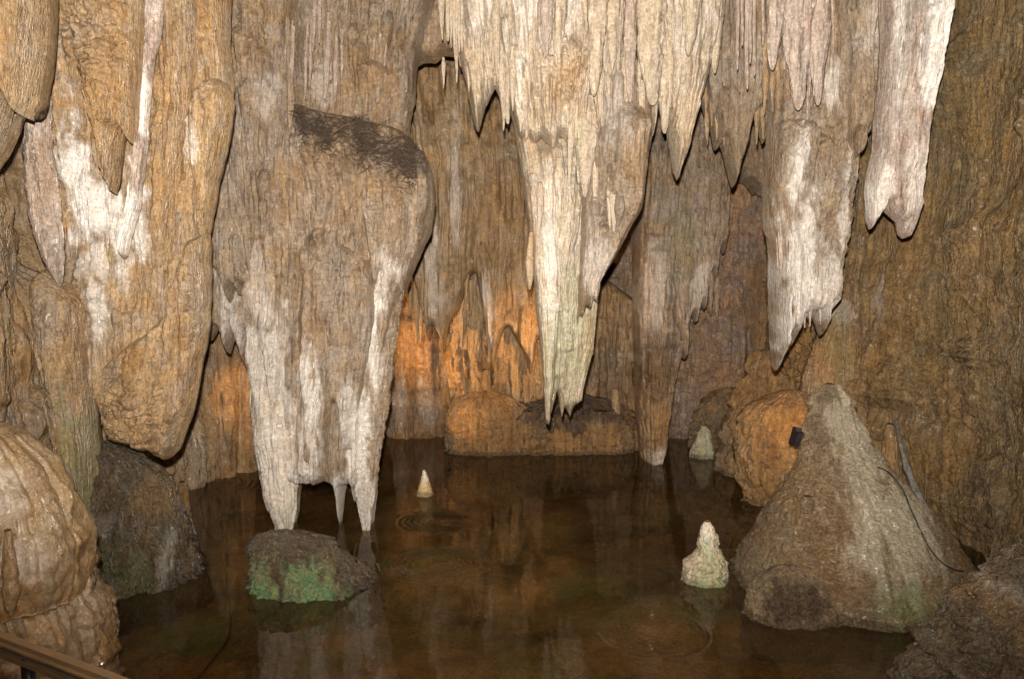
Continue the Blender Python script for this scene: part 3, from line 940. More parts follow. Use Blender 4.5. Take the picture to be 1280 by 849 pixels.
# ================================================================== MIDDLE LEFT CURTAIN
UC = drape("upper_curtain", "brown ribbed curtain at the top, behind the dark debris ledge", "flowstone", 8.98,
      [(256, TOP), (262, 200), (270, 330)], [(560, TOP), (536, -20), (516, 60), (506, 140), (500, 250)],
      [(270, 330), (280, 345), (289, 380), (296, 350), (304, 372), (312, 350), (322, 372), (330, 350), (338, 378), (346, 352), (353, 362), (361, 300), (372, 262), (400, 250), (500, 250)], T=.12, rnd=.3, jit=.03, teeth=.06,
      fl=.05, cr=.014, seed=52, mat=GREY, cones=(130, .02, .08, .3, 1.5), zs=9, bend=lambda S, Z: .62 * sstep(-2.52, -2.30, S) + .35 * sstep(-3.25, -3.45, S),
      stamps=[('dome', 330, 60, 18, 80, .15), ('dome', 440, 40, 16, 100, .14), ('dome', 462, 65, 20, 70, .16), ('dome', 500, 70, 16, 60, .1), ('bulge', 480, 30, 60, 60, .1), ('crust', 350, 240, 20, 60, .03),
              ('crust', 325, 40, 30, 50, .03), ('dome', 345, 200, 24, 150, .12)],
      zones=[('o', 450, 90, 50, 60, .5), ('o', 320, 100, 30, 50, .35), ('w', 395, 95, 14, 30, .3), ('w', 345, 120, 20, 30, .25), ('d', 520, 60, 40, 20, .3)])
MC = drape("middle_curtain", "huge brown and white flowstone curtain ending in two pale legs over the pool", "flowstone", 9.1,
      [(314, 120), (312, 300), (312, 380), (318, 480), (323, 560), (334, 620), (349, 655), (357, 668)],
      [(526, 30), (528, 185), (542, 220), (545, 250), (540, 290), (521, 330), (502, 380), (489, 440), (481, 500), (476, 560), (472, 610), (467, 662)],
      [(357, 669), (364, 664), (372, 664), (375, 630), (378, 601), (388, 597), (402, 599), (414, 597), (419, 603), (422, 622), (425, 640), (427, 662), (429, 640), (431, 618), (434, 602), (441, 600), (443, 618), (445, 629), (447, 612), (450, 604), (454, 630), (458, 659), (467, 663)],
      Tp=[(313, 335), (328, 300), (342, 240), (356, 170), (372, 130), (400, 140), (450, 150), (500, 163), (515, 174), (526, 190)],
      T=.42, rnd=.42, fl=.040, cr=.009, seed=53, mat=GREY, teeth=.018, res=.0125, wl=.2,
      stamps=[('dome', 335, 185, 26, 180, .12), ('cone', 398, 345, 397, 612, 13, 17, 1.0), ('cone', 412, 400, 408, 620, 10, 12, .8),
              ('cone', 440, 300, 428, 655, 13, 7, .8), ('dome', 415, 290, 20, 50, .12), ('dome', 500, 175, 34, 100, .18), ('crust', 450, 180, 90, 40, .07), ('bulge', 450, 205, 70, 26, .10),
              ('cone', 515, 200, 492, 400, 17, 12, .8), ('bulge', 420, 240, 70, 60, .15), ('bulge', 385, 440, 10, 120, -.1), ('crust', 345, 300, 30, 60, .012), ('crust', 500, 250, 40, 80, .012)],
      cones=(45, .02, .06, .3, 1.5),
      zones=[('w', 345, 560, 45, 200, .6), ('w', 335, 350, 22, 60, .35), ('w', 398, 470, 9, 60, .8), ('w', 398, 560, 15, 60, .7), ('w', 452, 530, 18, 130, .85), ('w', 470, 400, 15, 80, .8), ('w', 482, 350, 14, 40, .6),
             ('w', 430, 620, 60, 40, .7), ('o', 360, 230, 50, 80, .3), ('o', 445, 240, 60, 90, .25), ('o', 400, 440, 16, 60, .45), ('g', 365, 630, 30, 40, .1),
             ('d', 440, 166, 80, 32, .55), ('d', 508, 192, 38, 34, .55), ('d', 480, 212, 50, 24, .3), ('d', 415, 300, 16, 14, .4), ('w', 532, 240, 8, 80, .3)])

drape("flowstone_layer", None, None, 8.78, [(392, 300), (388, 400), (382, 500), (379, 560)], [(470, 300), (470, 400), (452, 500), (444, 560)],
      [(379, 566), (383, 588), (388, 575), (394, 590), (399, 570), (404, 585), (412, 540), (420, 500), (426, 540), (430, 580), (436, 560), (444, 566)], Tp=[(392, 330), (405, 302), (420, 296), (440, 310), (470, 330)],
      T=.16, rnd=.14, fl=.03, cr=.010, seed=253, mat=GREY, res=.012, parent=MC, wl=.14, cones=(20, .02, .05, .3, 1.0),
      zones=[('w', 397, 500, 12, 90, .8), ('w', 440, 520, 16, 60, .6), ('o', 402, 400, 10, 60, .5), ('d', 412, 305, 18, 10, .3)])
drape("flowstone_layer", None, None, 8.80, [(455, 185), (452, 260), (462, 320)], [(535, 195), (538, 250), (528, 300), (514, 335)],
      [(462, 330), (470, 360), (478, 340), (486, 380), (494, 350), (503, 366), (514, 338)], Tp=[(455, 205), (470, 190), (500, 184), (520, 190), (535, 205)],
      T=.12, rnd=.16, fl=.03, cr=.020, seed=255, mat=GREY, res=.012, parent=MC, wl=.13, cones=(20, .02, .05, .3, 1.0), zones=[('d', 500, 205, 34, 20, .7), ('w', 485, 340, 20, 30, .5)])
body("leg", None, None, 9.02, [(334, 320, 6), (337, 345, 16), (341, 370, 23), (345, 400, 27), (347, 450, 29), (351, 540, 25), (357, 600, 19), (363, 640, 11), (366, 658, 6), (367, 668, 2)], flat=.7, lump=.02, lw=(.2, .5), flute=.022, crust=.004, mat=CREAM, seed=153, parent=MC, res=.0115, sx=-.09,
     zones=[('w', 347, 400, 20, 60, .4), ('w', 350, 600, 40, 120, .5), ('g', 365, 640, 20, 30, .12)])
body("leg", None, None, 8.98, [(489, 270, 8), (486, 320, 16), (479, 380, 22), (469, 450, 22), (462, 520, 21), (459, 580, 14), (460, 630, 6), (462, 655, 3), (463, 663, 2)], flat=.6, lump=.02, lw=(.2, .5), flute=.028, crust=.012, mat=GREY, seed=154, parent=MC, res=.0115, sx=-.06,
     zones=[('w', 455, 530, 18, 80, .9), ('w', 472, 410, 12, 80, .85), ('w', 482, 350, 10, 40, .6), ('w', 461, 620, 20, 40, .6)])
# dark tangle of debris on the ledge
DEB = plain_mat("debris_dark", (0.075, 0.052, 0.036), .9, 0, (30, 30, 30))
TWIG = plain_mat("twig_brown", (0.15, 0.105, 0.065), .8)
rr_ = random.Random(4)
V, Q = [], []
cl = [(rr_.random(), rr_.gauss(0, 8), rr_.uniform(.3, 1)) for _ in range(26)]
pxs = []
for i in range(2200):
    t0, dy0, sg = rr_.choice(cl)
    t = min(max(t0 + rr_.gauss(0, .05) * sg, 0), 1)
    pxs.append((372 + 158 * t, 146 + 50 * t ** 1.5 + dy0 * 1.5 + abs(rr_.gauss(0, 9)) * (.4 + 1.2 * t) + rr_.gauss(0, 5) + 4 * math.sin(t * 9)))
for c in on_surface([MC], pxs, .0):
    c = Vector(c) + Vector((0, -abs(rr_.gauss(.0, .10)), rr_.gauss(.0, .02)))
    d = Vector((rr_.gauss(0, 1), rr_.gauss(0, .45), rr_.gauss(-.2, .6))).normalized()
    ln = rr_.uniform(.012, .05) * (2.2 if rr_.random() < .15 else 1)
    r_ = rr_.uniform(.0012, .004)
    a = d.cross(Vector((.2, 1, .1))).normalized() * r_
    b = d.cross(a).normalized() * r_
    k = len(V)
    for e_ in (-1, 1):
        for q_ in (a, b, -a, -b):
            V.append(tuple(c + d * ln * e_ + q_ * (1 if e_ < 0 else .4)))
    for j in range(4):
        Q.append((k + j, k + (j + 1) % 4, k + 4 + (j + 1) % 4, k + 4 + j))
tag(link_mesh("debris_tangle", V, Q, DEB), "dark tangle of roots and debris lodged on the curtain's ledge", "debris", kind='stuff')
for i, (x0, y0, x1, y1) in enumerate(((405, 137, 432, 152), (418, 158, 445, 153), (440, 141, 466, 138), (450, 158, 470, 168), (470, 150, 492, 143), (480, 172, 505, 168))):
    ys = 8.30
    mid = ((x0 + x1) / 2, (y0 + y1) / 2 + 1)
    tube("twig", [P(x0, y0 + 8, ys), P(*mid, ys - .02), P(x1, y1, ys)], [.0045, .004, .002], TWIG,
         ["longest pale twig in the ledge debris, sloping down to the right", "pale twig sloping up to the right on the left part of the debris", "nearly level twig along the top of the debris",
          "short twig sloping down in the middle of the debris", "upper twig rising towards the right end of the debris", "short level twig low at the right of the debris"][i], "twig", "pale twigs on the debris ledge")

# ================================================================== BACK, BEHIND THE POOL
RC = drape("rear_curtain", "brown finely fluted curtain far back between the two large formations", "flowstone", 12.4,
      [(470, 40), (496, 200), (502, 340)], [(700, 40), (700, 380)],
      [(502, 335), (513, 330), (522, 360), (531, 395), (537, 425), (543, 398), (549, 410), (556, 436), (563, 400), (575, 385), (586, 350), (594, 335), (603, 380), (611, 425), (616, 462), (622, 430), (632, 400), (645, 420), (655, 440), (664, 462), (672, 420), (700, 400)],
      Tp=[(470, 90), (500, 86), (540, 76), (580, 60), (700, 55)], T=.35, rnd=.2, fl=.07, cr=.012, seed=54, mat=REAR, teeth=.12, cones=(120, .03, .10, .6, 3.0), zs=14, res=.018, jit=.02,
      stamps=[('cone', 607, 300, 612, 470, 12, 5, 1.6), ('cone', 590, 200, 565, 420, 22, 10, 1.0), ('cone', 640, 150, 655, 440, 20, 10, 1.2)],
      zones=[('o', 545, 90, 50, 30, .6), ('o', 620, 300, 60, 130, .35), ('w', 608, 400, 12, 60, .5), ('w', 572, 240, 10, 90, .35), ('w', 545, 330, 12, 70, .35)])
drape("rear_roof_rock", "rough brown rock shelf at the top above the far fluted curtain", "rock", 9.95,
      [(440, TOP), (470, 150)], [(800, TOP), (800, 150)], [(470, 100), (500, 90), (512, 84), (520, 86), (532, 78), (545, 80), (556, 70), (568, 72), (580, 62), (640, 90), (800, 120)], T=.25, rnd=.2, fl=.06, cr=.02, seed=55, mat=GREY, cones=(60, .03, .1, .3, 1.5), res=.022, zones=[('o', 560, 40, 60, 40, .3)])
drape("rear_flowstone", "orange lit flowstone hump rising behind the low island", "flowstone", 13.7,
      [(553, 380), (556, 450), (565, 500), (575, 560)], [(800, 380), (800, 560)], [(575, 560), (800, 560)],
      Tp=[(553, 440), (566, 415), (590, 398), (615, 392), (640, 405), (670, 395), (720, 360), (760, 350), (800, 380)], T=.6, rnd=.5, fl=.10, cr=.035, seed=56, mat=REAR, res=.02, zs=7,
      stamps=[('dome', 585, 420, 30, 110, .3), ('cone', 606, 440, 610, 520, 9, 6, 2.0), ('cone', 640, 400, 642, 520, 16, 10, 1.5), ('cone', 664, 400, 668, 520, 12, 8, 1.5), ('bulge', 760, 440, 40, 60, -.3)],
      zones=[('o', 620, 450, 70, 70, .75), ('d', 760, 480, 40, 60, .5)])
isl = body("rock_island", "low dark rock island with a yellow drip-stained front in the far water", "rock", 12.95,
     [(705, 495, 24), (698, 500, 62), (690, 510, 96), (685, 528, 112), (683, 545, 117), (683, 558, 118)], flat=.36, lump=.08, lw=(.5, .3), crust=.014, flute=.06, mat=BROWN, seed=57, below=.7, res=.016,
     zones=[('o', 620, 545, 60, 40, .9), ('d', 705, 500, 120, 20, .9), ('d', 745, 530, 80, 40, .75), ('d', 690, 520, 30, 20, .5), ('o', 700, 555, 110, 26, .9)])
body("rock_dome", "ochre dome of flowstone on the left end of the island", "rock", 12.62, [(606, 491, 9), (607, 496, 28), (609, 508, 42), (611, 530, 49), (612, 548, 50), (612, 562, 51)], flat=.5, lump=.03, flute=.05, crust=.012, mat=BROWN, seed=58, below=.6,
     zones=[('o', 612, 530, 60, 50, .95)])
for i, (x, y, w_, yy_) in enumerate(((660, 520, 24, 12.56), (705, 524, 30, 12.54), (752, 520, 32, 12.58), (788, 528, 16, 12.75), (577, 520, 16, 12.72))):
    body("rock_lobe", None, None, yy_, [(x, y - 6, 6), (x, y, w_ * .6), (x, y + 12, w_ * .9), (x, 548, w_), (x, 562, w_ * 1.04)], flat=.5, lump=.04, flute=.06, crust=.012, mat=BROWN, seed=258 + i, parent=isl, below=.6,
         zones=[('o', x, 545, 40, 26, .9 if i in (0, 1, 4) else .5), ('d', x, y, 40, 10, .8)])
body("column", "slender drip-stained column joining the orange hump to the roof, over the island", "column", 12.8, [(650, 330, 16), (652, 380, 12), (656, 430, 8), (658, 470, 6), (660, 500, 8), (661, 516, 11)], lump=.02, flute=.04, mat=REAR, seed=270, zones=[('o', 655, 430, 20, 90, .6)])
for i, (x, y0, y1, r0, Yc, lab) in enumerate(((577, 380, 520, 9, 13.0, "leftmost slender column behind the island, beside the dark gap"), (594, 340, 505, 6, 12.75, "thin brown column dropping behind the ochre dome of the island"),
        (626, 330, 500, 9, 12.9, "stout ribbed column left of the slender drip-stained one"), (643, 360, 512, 5, 12.7, "thinnest column in the orange lit recess over the island"), (676, 350, 512, 9, 12.95, "dark rimmed column partly hidden by the giant stalactite"))):
    body("column", lab, "column", Yc, [(x + 6, y0 - 60, r0 * 1.6), (x + 3, y0, r0 * 1.5), (x, (y0 + y1) / 2, r0 * .9), (x, y1 - 30, r0 * .6), (x, y1, r0 * 1.1)], lump=.03, lw=(.1, .3), flute=.05, mat=REAR, seed=280 + i, wob=.06, zones=[('o', x, y1 - 60, 20, 60, .5), ('d', x, y1, 20, 20, .6)])
body("stalagmite", "slim brown stalagmite on the island in front of the orange hump", "stalagmite", 12.75, [(607, 462, 4), (607, 475, 6), (608, 500, 7), (608, 512, 9)], lump=.015, flute=.02, mat=BROWN, seed=59, zones=[('o', 607, 490, 20, 40, .6)])
body("stalagmite", "small pointed brown stalagmite in the middle of the island", "stalagmite", 12.75, [(667, 496, 2), (667, 503, 5), (668, 518, 7), (668, 530, 8)], lump=.015, flute=.02, mat=BROWN, seed=60)
body("stalagmite", "finger-like stalagmite near the right end of the island", "stalagmite", 12.7, [(769, 486, 2), (769, 492, 4), (770, 512, 4.5), (770, 528, 6)], lump=.01, flute=.02, mat=TAN, seed=61)
body("stalagmite", "white pointed little stalagmite standing alone in the pool", "stalagmite", 10.15, [(530, 587, 1.5), (531, 597, 4), (531, 610, 8), (531, 620, 11.5), (531, 625, 13)], flat=.9, lump=.01, lw=(.06, .05), crust=.006, mat=YELLOW, seed=62, below=.5,
     zones=[('w', 531, 595, 8, 12, .5)])

# ================================================================== CENTRAL FORMATION
CS = drape("central_stalactite", "giant cream stalactite reaching down to the water in the centre", "stalactite", 9.28,
      [(596, TOP), (622, 60), (640, 150), (650, 210), (660, 280), (668, 350), (674, 420), (679, 470), (682, 525)],
      [(866, TOP), (838, 60), (818, 150), (808, 205), (802, 255), (785, 290), (769, 316), (751, 350), (746, 385), (741, 440), (731, 480), (726, 502)],
      [(682, 528), (686, 530), (691, 508), (696, 488), (699, 505), (702, 521), (706, 507), (709, 512), (712, 520), (718, 505), (726, 500)],
      T=.28, rnd=.4, fl=.032, cr=.006, seed=63, mat=CREAM, res=.0115, teeth=.02, wl=.16,
      stamps=[('crust', 708, 110, 30, 40, .05), ('bulge', 708, 100, 30, 40, .12), ('dome', 700, 160, 45, 200, .22), ('cone', 690, 175, 695, 470, 30, 16, .8), ('cone', 664, 180, 676, 530, 14, 11, 1.3),
              ('cone', 731, 130, 731, 246, 16, 2, 1.4), ('cone', 722, 60, 725, 190, 12, 4, 1.0), ('cone', 755, 20, 748, 330, 22, 10, .9), ('cone', 770, 120, 765, 300, 24, 14, 1.1), ('cone', 790, 130, 780, 290, 20, 10, .9),
              ('cone', 640, -40, 655, 170, 18, 8, 1.0), ('cone', 672, -60, 681, 78, 14, 5, 1.3), ('cone', 695, -60, 697, 86, 12, 4, 1.2), ('cone', 765, -60, 742, 160, 12, 6, 1.2), ('cone', 720, -60, 716, 60, 14, 6, 1.0),
              ('bulge', 700, 360, 30, 120, .12), ('dome', 780, 120, 24, 130, .15), ('crust', 775, 270, 30, 40, .015), ('crust', 690, 170, 22, 14, .03)],
      cones=(80, .015, .06, .25, 1.3),
      zones=[('w', 700, 20, 80, 60, .35), ('w', 686, 300, 12, 110, .35), ('g', 705, 430, 40, 100, .27), ('g', 722, 200, 8, 60, .2), ('o', 668, 300, 8, 130, .35), ('o', 790, 200, 22, 90, .25), ('o', 735, 440, 10, 60, .4)])  # narrow left orange zone is painted rim light from the lamp behind
drape("flowstone_layer", None, None, 8.84, [(728, 60), (728, 250), (721, 400)], [(822, 60), (812, 160), (808, 205), (801, 262), (771, 316), (750, 352)],
      [(721, 406), (725, 392), (728, 398), (732, 382), (737, 386), (741, 374), (746, 378), (750, 352)], T=.26, rnd=.16, fl=.030, cr=.012, seed=163, mat=GREY, res=.0115, wl=.16, parent=CS, teeth=.02, cones=(30, .02, .06, .3, 1.3),
      stamps=[('crust', 772, 260, 34, 60, .02), ('dome', 785, 130, 24, 150, .18), ('dome', 755, 160, 18, 120, .15), ('bulge', 790, 190, 20, 60, .08)],
      zones=[('w', 760, 120, 30, 60, .3), ('o', 790, 210, 20, 70, .3), ('w', 745, 340, 20, 50, .4), ('d', 762, 270, 20, 30, .25)])
drape("flowstone_layer", None, None, 8.74, [(602, TOP), (620, 40), (634, 100), (646, 160)], [(765, TOP), (752, 60), (738, 120), (733, 165)],
      [(646, 164), (652, 175), (660, 168), (668, 182), (676, 170), (686, 180), (694, 186), (700, 168), (708, 176), (716, 160), (722, 178), (728, 192), (733, 168)], T=.26, rnd=.16, fl=.032, cr=.008, seed=164, mat=CREAM, res=.0115, wl=.15,
      parent=CS, teeth=.03, cones=(60, .02, .06, .3, 1.3), stamps=[('crust', 708, 100, 32, 44, .06), ('bulge', 708, 95, 28, 40, .12)], zones=[('w', 680, 10, 70, 60, .5), ('o', 708, 110, 26, 40, .45), ('w', 650, 120, 10, 50, .4)])
drape("flowstone_layer", None, None, 8.85, [(647, 165), (657, 240), (662, 290), (669, 370), (676, 450), (682, 520)], [(668, 165), (688, 240), (700, 300), (702, 380), (696, 440), (688, 520)],
      [(682, 522), (685, 531), (688, 522)], Tp=[(647, 180), (655, 166), (662, 165), (668, 176)], T=.2, rnd=.14, fl=.022, cr=.004, seed=165, mat=CREAM, res=.011, wl=.12, parent=CS,
      zones=[('o', 660, 300, 11, 150, .7), ('w', 690, 330, 12, 120, .5), ('g', 692, 440, 18, 90, .25)])  # orange left edge paints the lamp's rim light into the colour
body("drip_tip", None, None, 8.52, [(733, 120, 8), (732, 150, 14), (732, 180, 13), (731, 210, 8), (731, 232, 4), (731, 247, 1)], flute=.015, lump=.01, mat=CREAM, seed=166, parent=CS, res=.011, zones=[('g', 724, 180, 8, 40, .2)])
body("drip_tip", None, None, 8.55, [(664, 290, 2), (662, 330, 5), (662, 350, 4), (662, 362, 1)], flute=.01, lump=.006, mat=CREAM, seed=167, parent=CS, res=.011, zones=[('o', 662, 330, 12, 50, .6)])  # orange carries on the painted rim light
KA = drape("stalactite_cluster", "cream stalactite cluster with two short tips, left of the giant central one", "stalactite", 8.95,
      [(540, TOP), (556, 10), (572, 60), (582, 105), (591, 148)], [(665, TOP), (656, 60), (641, 130)],
      [(591, 150), (594, 160), (598, 164), (603, 148), (609, 130), (615, 118), (620, 108), (626, 130), (631, 150), (635, 157), (638, 145), (641, 130)], T=.35, rnd=.25, fl=.03, cr=.006, seed=64, mat=CREAM, teeth=.03, wl=.14,
      cones=(50, .015, .05, .2, 1.1), stamps=[('cone', 596, -20, 598, 165, 16, 6, 1.1), ('cone', 634, 40, 635, 158, 9, 3, 1.2)], zones=[('w', 620, 20, 40, 60, .35), ('o', 590, 90, 12, 50, .25)])
KB = drape("stalactite_cluster", "cream fan of pointed stalactites just right of the giant central one", "stalactite", 8.9,
      [(785, TOP), (800, 40), (806, 120)], [(915, TOP), (893, 50), (878, 115), (862, 175)],
      [(806, 128), (811, 150), (815, 172), (819, 150), (823, 130), (828, 155), (832, 150), (836, 185), (842, 215), (846, 226), (850, 212), (862, 178)], T=.4, rnd=.25, fl=.03, cr=.005, seed=65, mat=CREAM, teeth=.02, wl=.14,
      cones=(50, .015, .05, .2, 1.2), stamps=[('cone', 850, -60, 846, 228, 30, 8, .8)], zones=[('w', 850, 20, 50, 60, .25), ('o', 850, 160, 20, 50, .2)])
KC = drape("stalactite_cluster", "tan ribbed curtain with ragged pointed edge, second fan right of centre", "stalactite", 9.7,
      [(870, TOP), (872, 120)], [(965, TOP), (960, 60), (956, 150)],
      [(872, 118), (885, 150), (893, 190), (899, 172), (906, 205), (914, 234), (921, 212), (928, 178), (934, 150), (941, 140), (947, 160), (952, 178), (956, 158)], T=.35, rnd=.2, fl=.045, cr=.012, seed=66, mat=GREY, teeth=.05, wl=.13,
      cones=(60, .015, .05, .3, 1.4), zones=[('o', 945, 60, 20, 60, .35), ('w', 935, 90, 8, 40, .25)])
small = [("slender white stalactite in front of the central mass, left of the fan", 8.45, 787, 128, 5.5, 0, WHITEC), ("fat cream stalactite hanging left of the longest fan tip", 8.45, 815, 132, 13, -4, CREAM),
         ("long blunt cream stalactite between the fat one and the fan", 8.5, 831, 167, 8.5, 2, CREAM), ("small cream stalactite at the left edge of the central giant", 8.6, 634, 155, 6, -4, CREAM),
         ("short cream stalactite high on the central giant, left of its middle", 8.3, 682, 74, 9, 2, WHITEC), ("second short cream stalactite high on the central giant", 8.35, 697, 84, 7, 2, CREAM),
         ("tapering cream stalactite in the middle of the central giant", 8.25, 742, 120, 9, 8, CREAM), ("thin cream stalactite close to the top right of centre", 8.4, 763, 96, 7, 6, CREAM),
         ("pale stalactite at the very top above the right curtain, leftmost of three", 8.1, 966, 88, 9, 4, WHITEC), ("middle of three pale stalactites above the right curtain", 8.1, 998, 138, 13, -2, WHITEC),
         ("rightmost of three pale stalactites above the right curtain", 8.1, 1022, 132, 9, 2, WHITEC), ("thin tan stalactite hanging over the far brown curtain, left of centre cluster", 8.9, 575, 84, 5, -3, TAN),
         ("stumpy cream stalactite at the frame top above the fan", 8.2, 860, 70, 9, 4, CREAM), ("short cream stalactite at the top between fan and ribbed curtain", 8.7, 893, 92, 7, 2, CREAM)]
for i, (lab, Y, x, y, r, dx, mt) in enumerate(small):
    body("stalactite", lab, "stalactite", Y, [(x + dx, TOP, r * 1.35), (x + dx * .7, y * .25 - 30, r * 1.2), (x + dx * .4, y * .6, r * .8), (x + dx * .1, y - 12, r * .45), (x, y - 3, r * .25), (x, y, .6)],
         flute=.028, lump=.022, lw=(.08, .25), crust=.007, mat=mt, seed=70 + i, group="small stalactites hanging from the ceiling", wob=.02)

def drips(parent, Y, x0, x1, ya, yb, n, ra, rb, mat, seed, slope=None):
    """Slender stalactite tips fused to the face of their formation."""
    rnd = random.Random(seed)
    for i in range(n):
        x = x0 + (x1 - x0) * (i + rnd.random()) / n
        y = ya + (yb - ya) * rnd.random() ** .8
        if slope: y += slope(x)
        r = ra + (rb - ra) * rnd.random() ** 2
        ln = r * rnd.uniform(11, 20)
        dx = rnd.uniform(-.03, .03) * ln
        k = rnd.uniform(.5, .8)
        body("drip_tip", None, None, Y + rnd.uniform(-.05, .08), [(x + dx, y - ln * 1.3, r * .5), (x + dx * .8, y - ln, r * 1.1), (x + dx * .5, y - ln * .55, r * k * 1.1), (x + dx * .1, y - ln * .2, r * k * .55), (x, y - 3, r * .2), (x, y, .5)],
             flute=.010, lump=.008, lw=(.07, .18), crust=.003, mat=mat, seed=seed + i, wob=.03, res=.013, parent=parent)


drips(CS, 8.50, 612, 850, 0, 175, 60, 2.2, 7, CREAM, 300)
drips(CS, 8.56, 655, 790, 150, 300, 12, 4, 8, CREAM, 340)
drips(KA, 8.64, 548, 640, 0, 130, 16, 2.5, 6, CREAM, 360)
drips(KB, 8.62, 800, 880, 10, 120, 12, 3, 8, CREAM, 380)
drips(KC, 9.45, 872, 958, 20, 190, 24, 2.5, 6, TAN, 400)
drips(UC, 9.30, 385, 500, -10, 120, 26, 2, 5, GREY, 430)
drips(UC, 8.78, 285, 365, 20, 330, 24, 2, 5, GREY, 600)
drips(RC, 12.1, 505, 680, 200, 430, 40, 2.5, 6, REAR, 470)

# ================================================================== COLUMN RIGHT OF CENTRE
CC = drape("column_curtain", "tan curtain narrowing into a dark brown column that touches the water", "column", 12.3,
      [(800, 40), (793, 180), (789, 300), (791, 420), (794, 520), (800, 574)],
      [(905, 40), (890, 180), (872, 280), (858, 380), (850, 440), (843, 470), (837, 510), (831, 545), (827, 570)],
      [(800, 576), (806, 580), (818, 580), (827, 573)], T=.5, rnd=.4, fl=.055, cr=.018, seed=90, mat=GREY, res=.0155, wl=.16, zs=9,
      cones=(120, .02, .06, .4, 1.6),
      stamps=[('dome', 818, 168, 26, 200, .35), ('dome', 870, 200, 30, 200, .2), ('cone', 812, 250, 812, 600, 24, 18, 1.0), ('cone', 850, 300, 848, 442, 16, 5, 1.2), ('cone', 872, 280, 868, 400, 14, 5, 1.0)],
      zones=[('d', 815, 450, 36, 45, .55), ('o', 812, 500, 34, 85, .95), ('w', 808, 360, 18, 50, .35), ('o', 800, 330, 8, 100, .5), ('g', 845, 310, 20, 50, .15), ('w', 815, 560, 14, 16, .4), ('w', 850, 400, 10, 40, .3)])  # pale and orange left edge: warm lamp light painted into the colour
drape("ragged_edge", None, None, 12.1, [(826, 60), (830, 300), (836, 420)], [(922, 60), (912, 180), (907, 290)],
      [(836, 425), (840, 405), (846, 430), (851, 446), (856, 440), (860, 385), (867, 402), (872, 372), (879, 388), (884, 335), (892, 352), (897, 300), (903, 318), (907, 292)], T=.3, rnd=.12, fl=.055, cr=.014, seed=190, mat=GREY,
      res=.015, wl=.14, cones=(60, .015, .05, .4, 1.6), teeth=.05, parent=CC, stamps=[('dome', 872, 195, 30, 200, .2)], zones=[('g', 845, 310, 20, 50, .15), ('w', 865, 360, 20, 50, .35)])
drape("column_roof_rock", "brown rock at the top above the tan column curtain", "rock", 12.9,
      [(770, TOP), (780, 150)], [(1080, TOP), (1050, 150)], [(780, 130), (880, 190), (960, 250), (1050, 140)], T=.6, rnd=.3, fl=.06, cr=.02, seed=91, mat=GREY, cones=(50, .03, .08, .4, 1.5), res=.022, teeth=.1, zones=[('o', 970, 90, 50, 90, .5)])
body("rock_shelf", "low dark brown rock at the water behind the little green stalagmite", "rock", 12.9, [(915, 488, 12), (917, 500, 36), (917, 520, 46), (917, 545, 50), (917, 557, 52)], flat=.6, lump=.08, lw=(.4, .25), crust=.02, mat=BROWN, seed=92, below=.6,
     zones=[('o', 935, 510, 30, 40, .5), ('d', 900, 540, 40, 20, .5)])
body("rock_shelf", "dark brown rock slab between the far wall and the orange boulder", "rock", 11.4, [(955, 440, 10), (955, 470, 22), (952, 500, 34), (950, 540, 44), (948, 580, 48)], flat=.8, lump=.08, lw=(.4, .35), crust=.015, mat=BROWN, seed=93, below=.6,
     zones=[('o', 950, 500, 50, 80, .7)])
gs = body("stalagmite", "little pale green stalagmite with several points by the far wall", "stalagmite", 12.2, [(879, 532, 2), (880, 540, 6), (879, 552, 9), (879, 562, 12), (879, 574, 13)], lump=.03, lw=(.08, .12), flute=.03, mat=CREAM, seed=94, below=.5, zones=[('g', 879, 548, 16, 30, .3)])

# ================================================================== RIGHT SIDE
RT = drape("right_curtain", "pinkish white ragged curtain with one long tip, right of the column", "flowstone", 8.9,
      [(945, TOP), (956, 40), (960, 150), (953, 230), (952, 280), (959, 300), (960, 400), (964, 452)],
      [(1072, TOP), (1065, 150), (1060, 240), (1048, 300), (1040, 345), (1036, 380)],
      [(964, 454), (967, 463), (971, 445), (975, 424), (980, 408), (985, 434), (989, 415), (993, 395), (998, 391), (1002, 398), (1005, 388), (1010, 398), (1013, 388), (1018, 400), (1023, 420), (1028, 398), (1036, 372)],
      T=.4, rnd=.28, fl=.04, cr=.012, seed=95, mat=GREY, teeth=.025, res=.0125, wl=.16,
      cones=(40, .02, .05, .3, 1.1),
      stamps=[('crust', 980, 165, 40, 40, .05), ('dome', 985, 150, 36, 120, .2), ('cone', 966, 260, 968, 464, 13, 7, 1.2), ('cone', 986, 280, 986, 434, 10, 4, 1.0), ('crust', 1025, 260, 30, 90, .03), ('cone', 1032, 150, 1030, 420, 14, 6, 1.0)],
      zones=[('w', 978, 220, 12, 60, .8), ('w', 985, 340, 28, 90, .75), ('w', 968, 410, 9, 50, .8), ('w', 1028, 110, 14, 30, .6), ('w', 1012, 350, 20, 50, .6), ('o', 965, 290, 10, 60, .4), ('o', 1030, 60, 30, 60, .3), ('w', 1032, 260, 6, 90, .5)])
drape("tan_spike", "tan blade-like stalactite behind the white curtain at the right", "stalactite", 8.6,
      [(1030, TOP), (1042, 60), (1046, 180), (1050, 210)], [(1125, TOP), (1110, 60), (1095, 150), (1076, 175)], [(1050, 212), (1053, 218), (1060, 200), (1068, 185), (1076, 172)], T=.18, rnd=.2, fl=.045, cr=.014, seed=96, mat=GREY, teeth=.07, cones=(30, .02, .05, .3, 1.2),
      zones=[('w', 1080, 40, 20, 60, .3)])
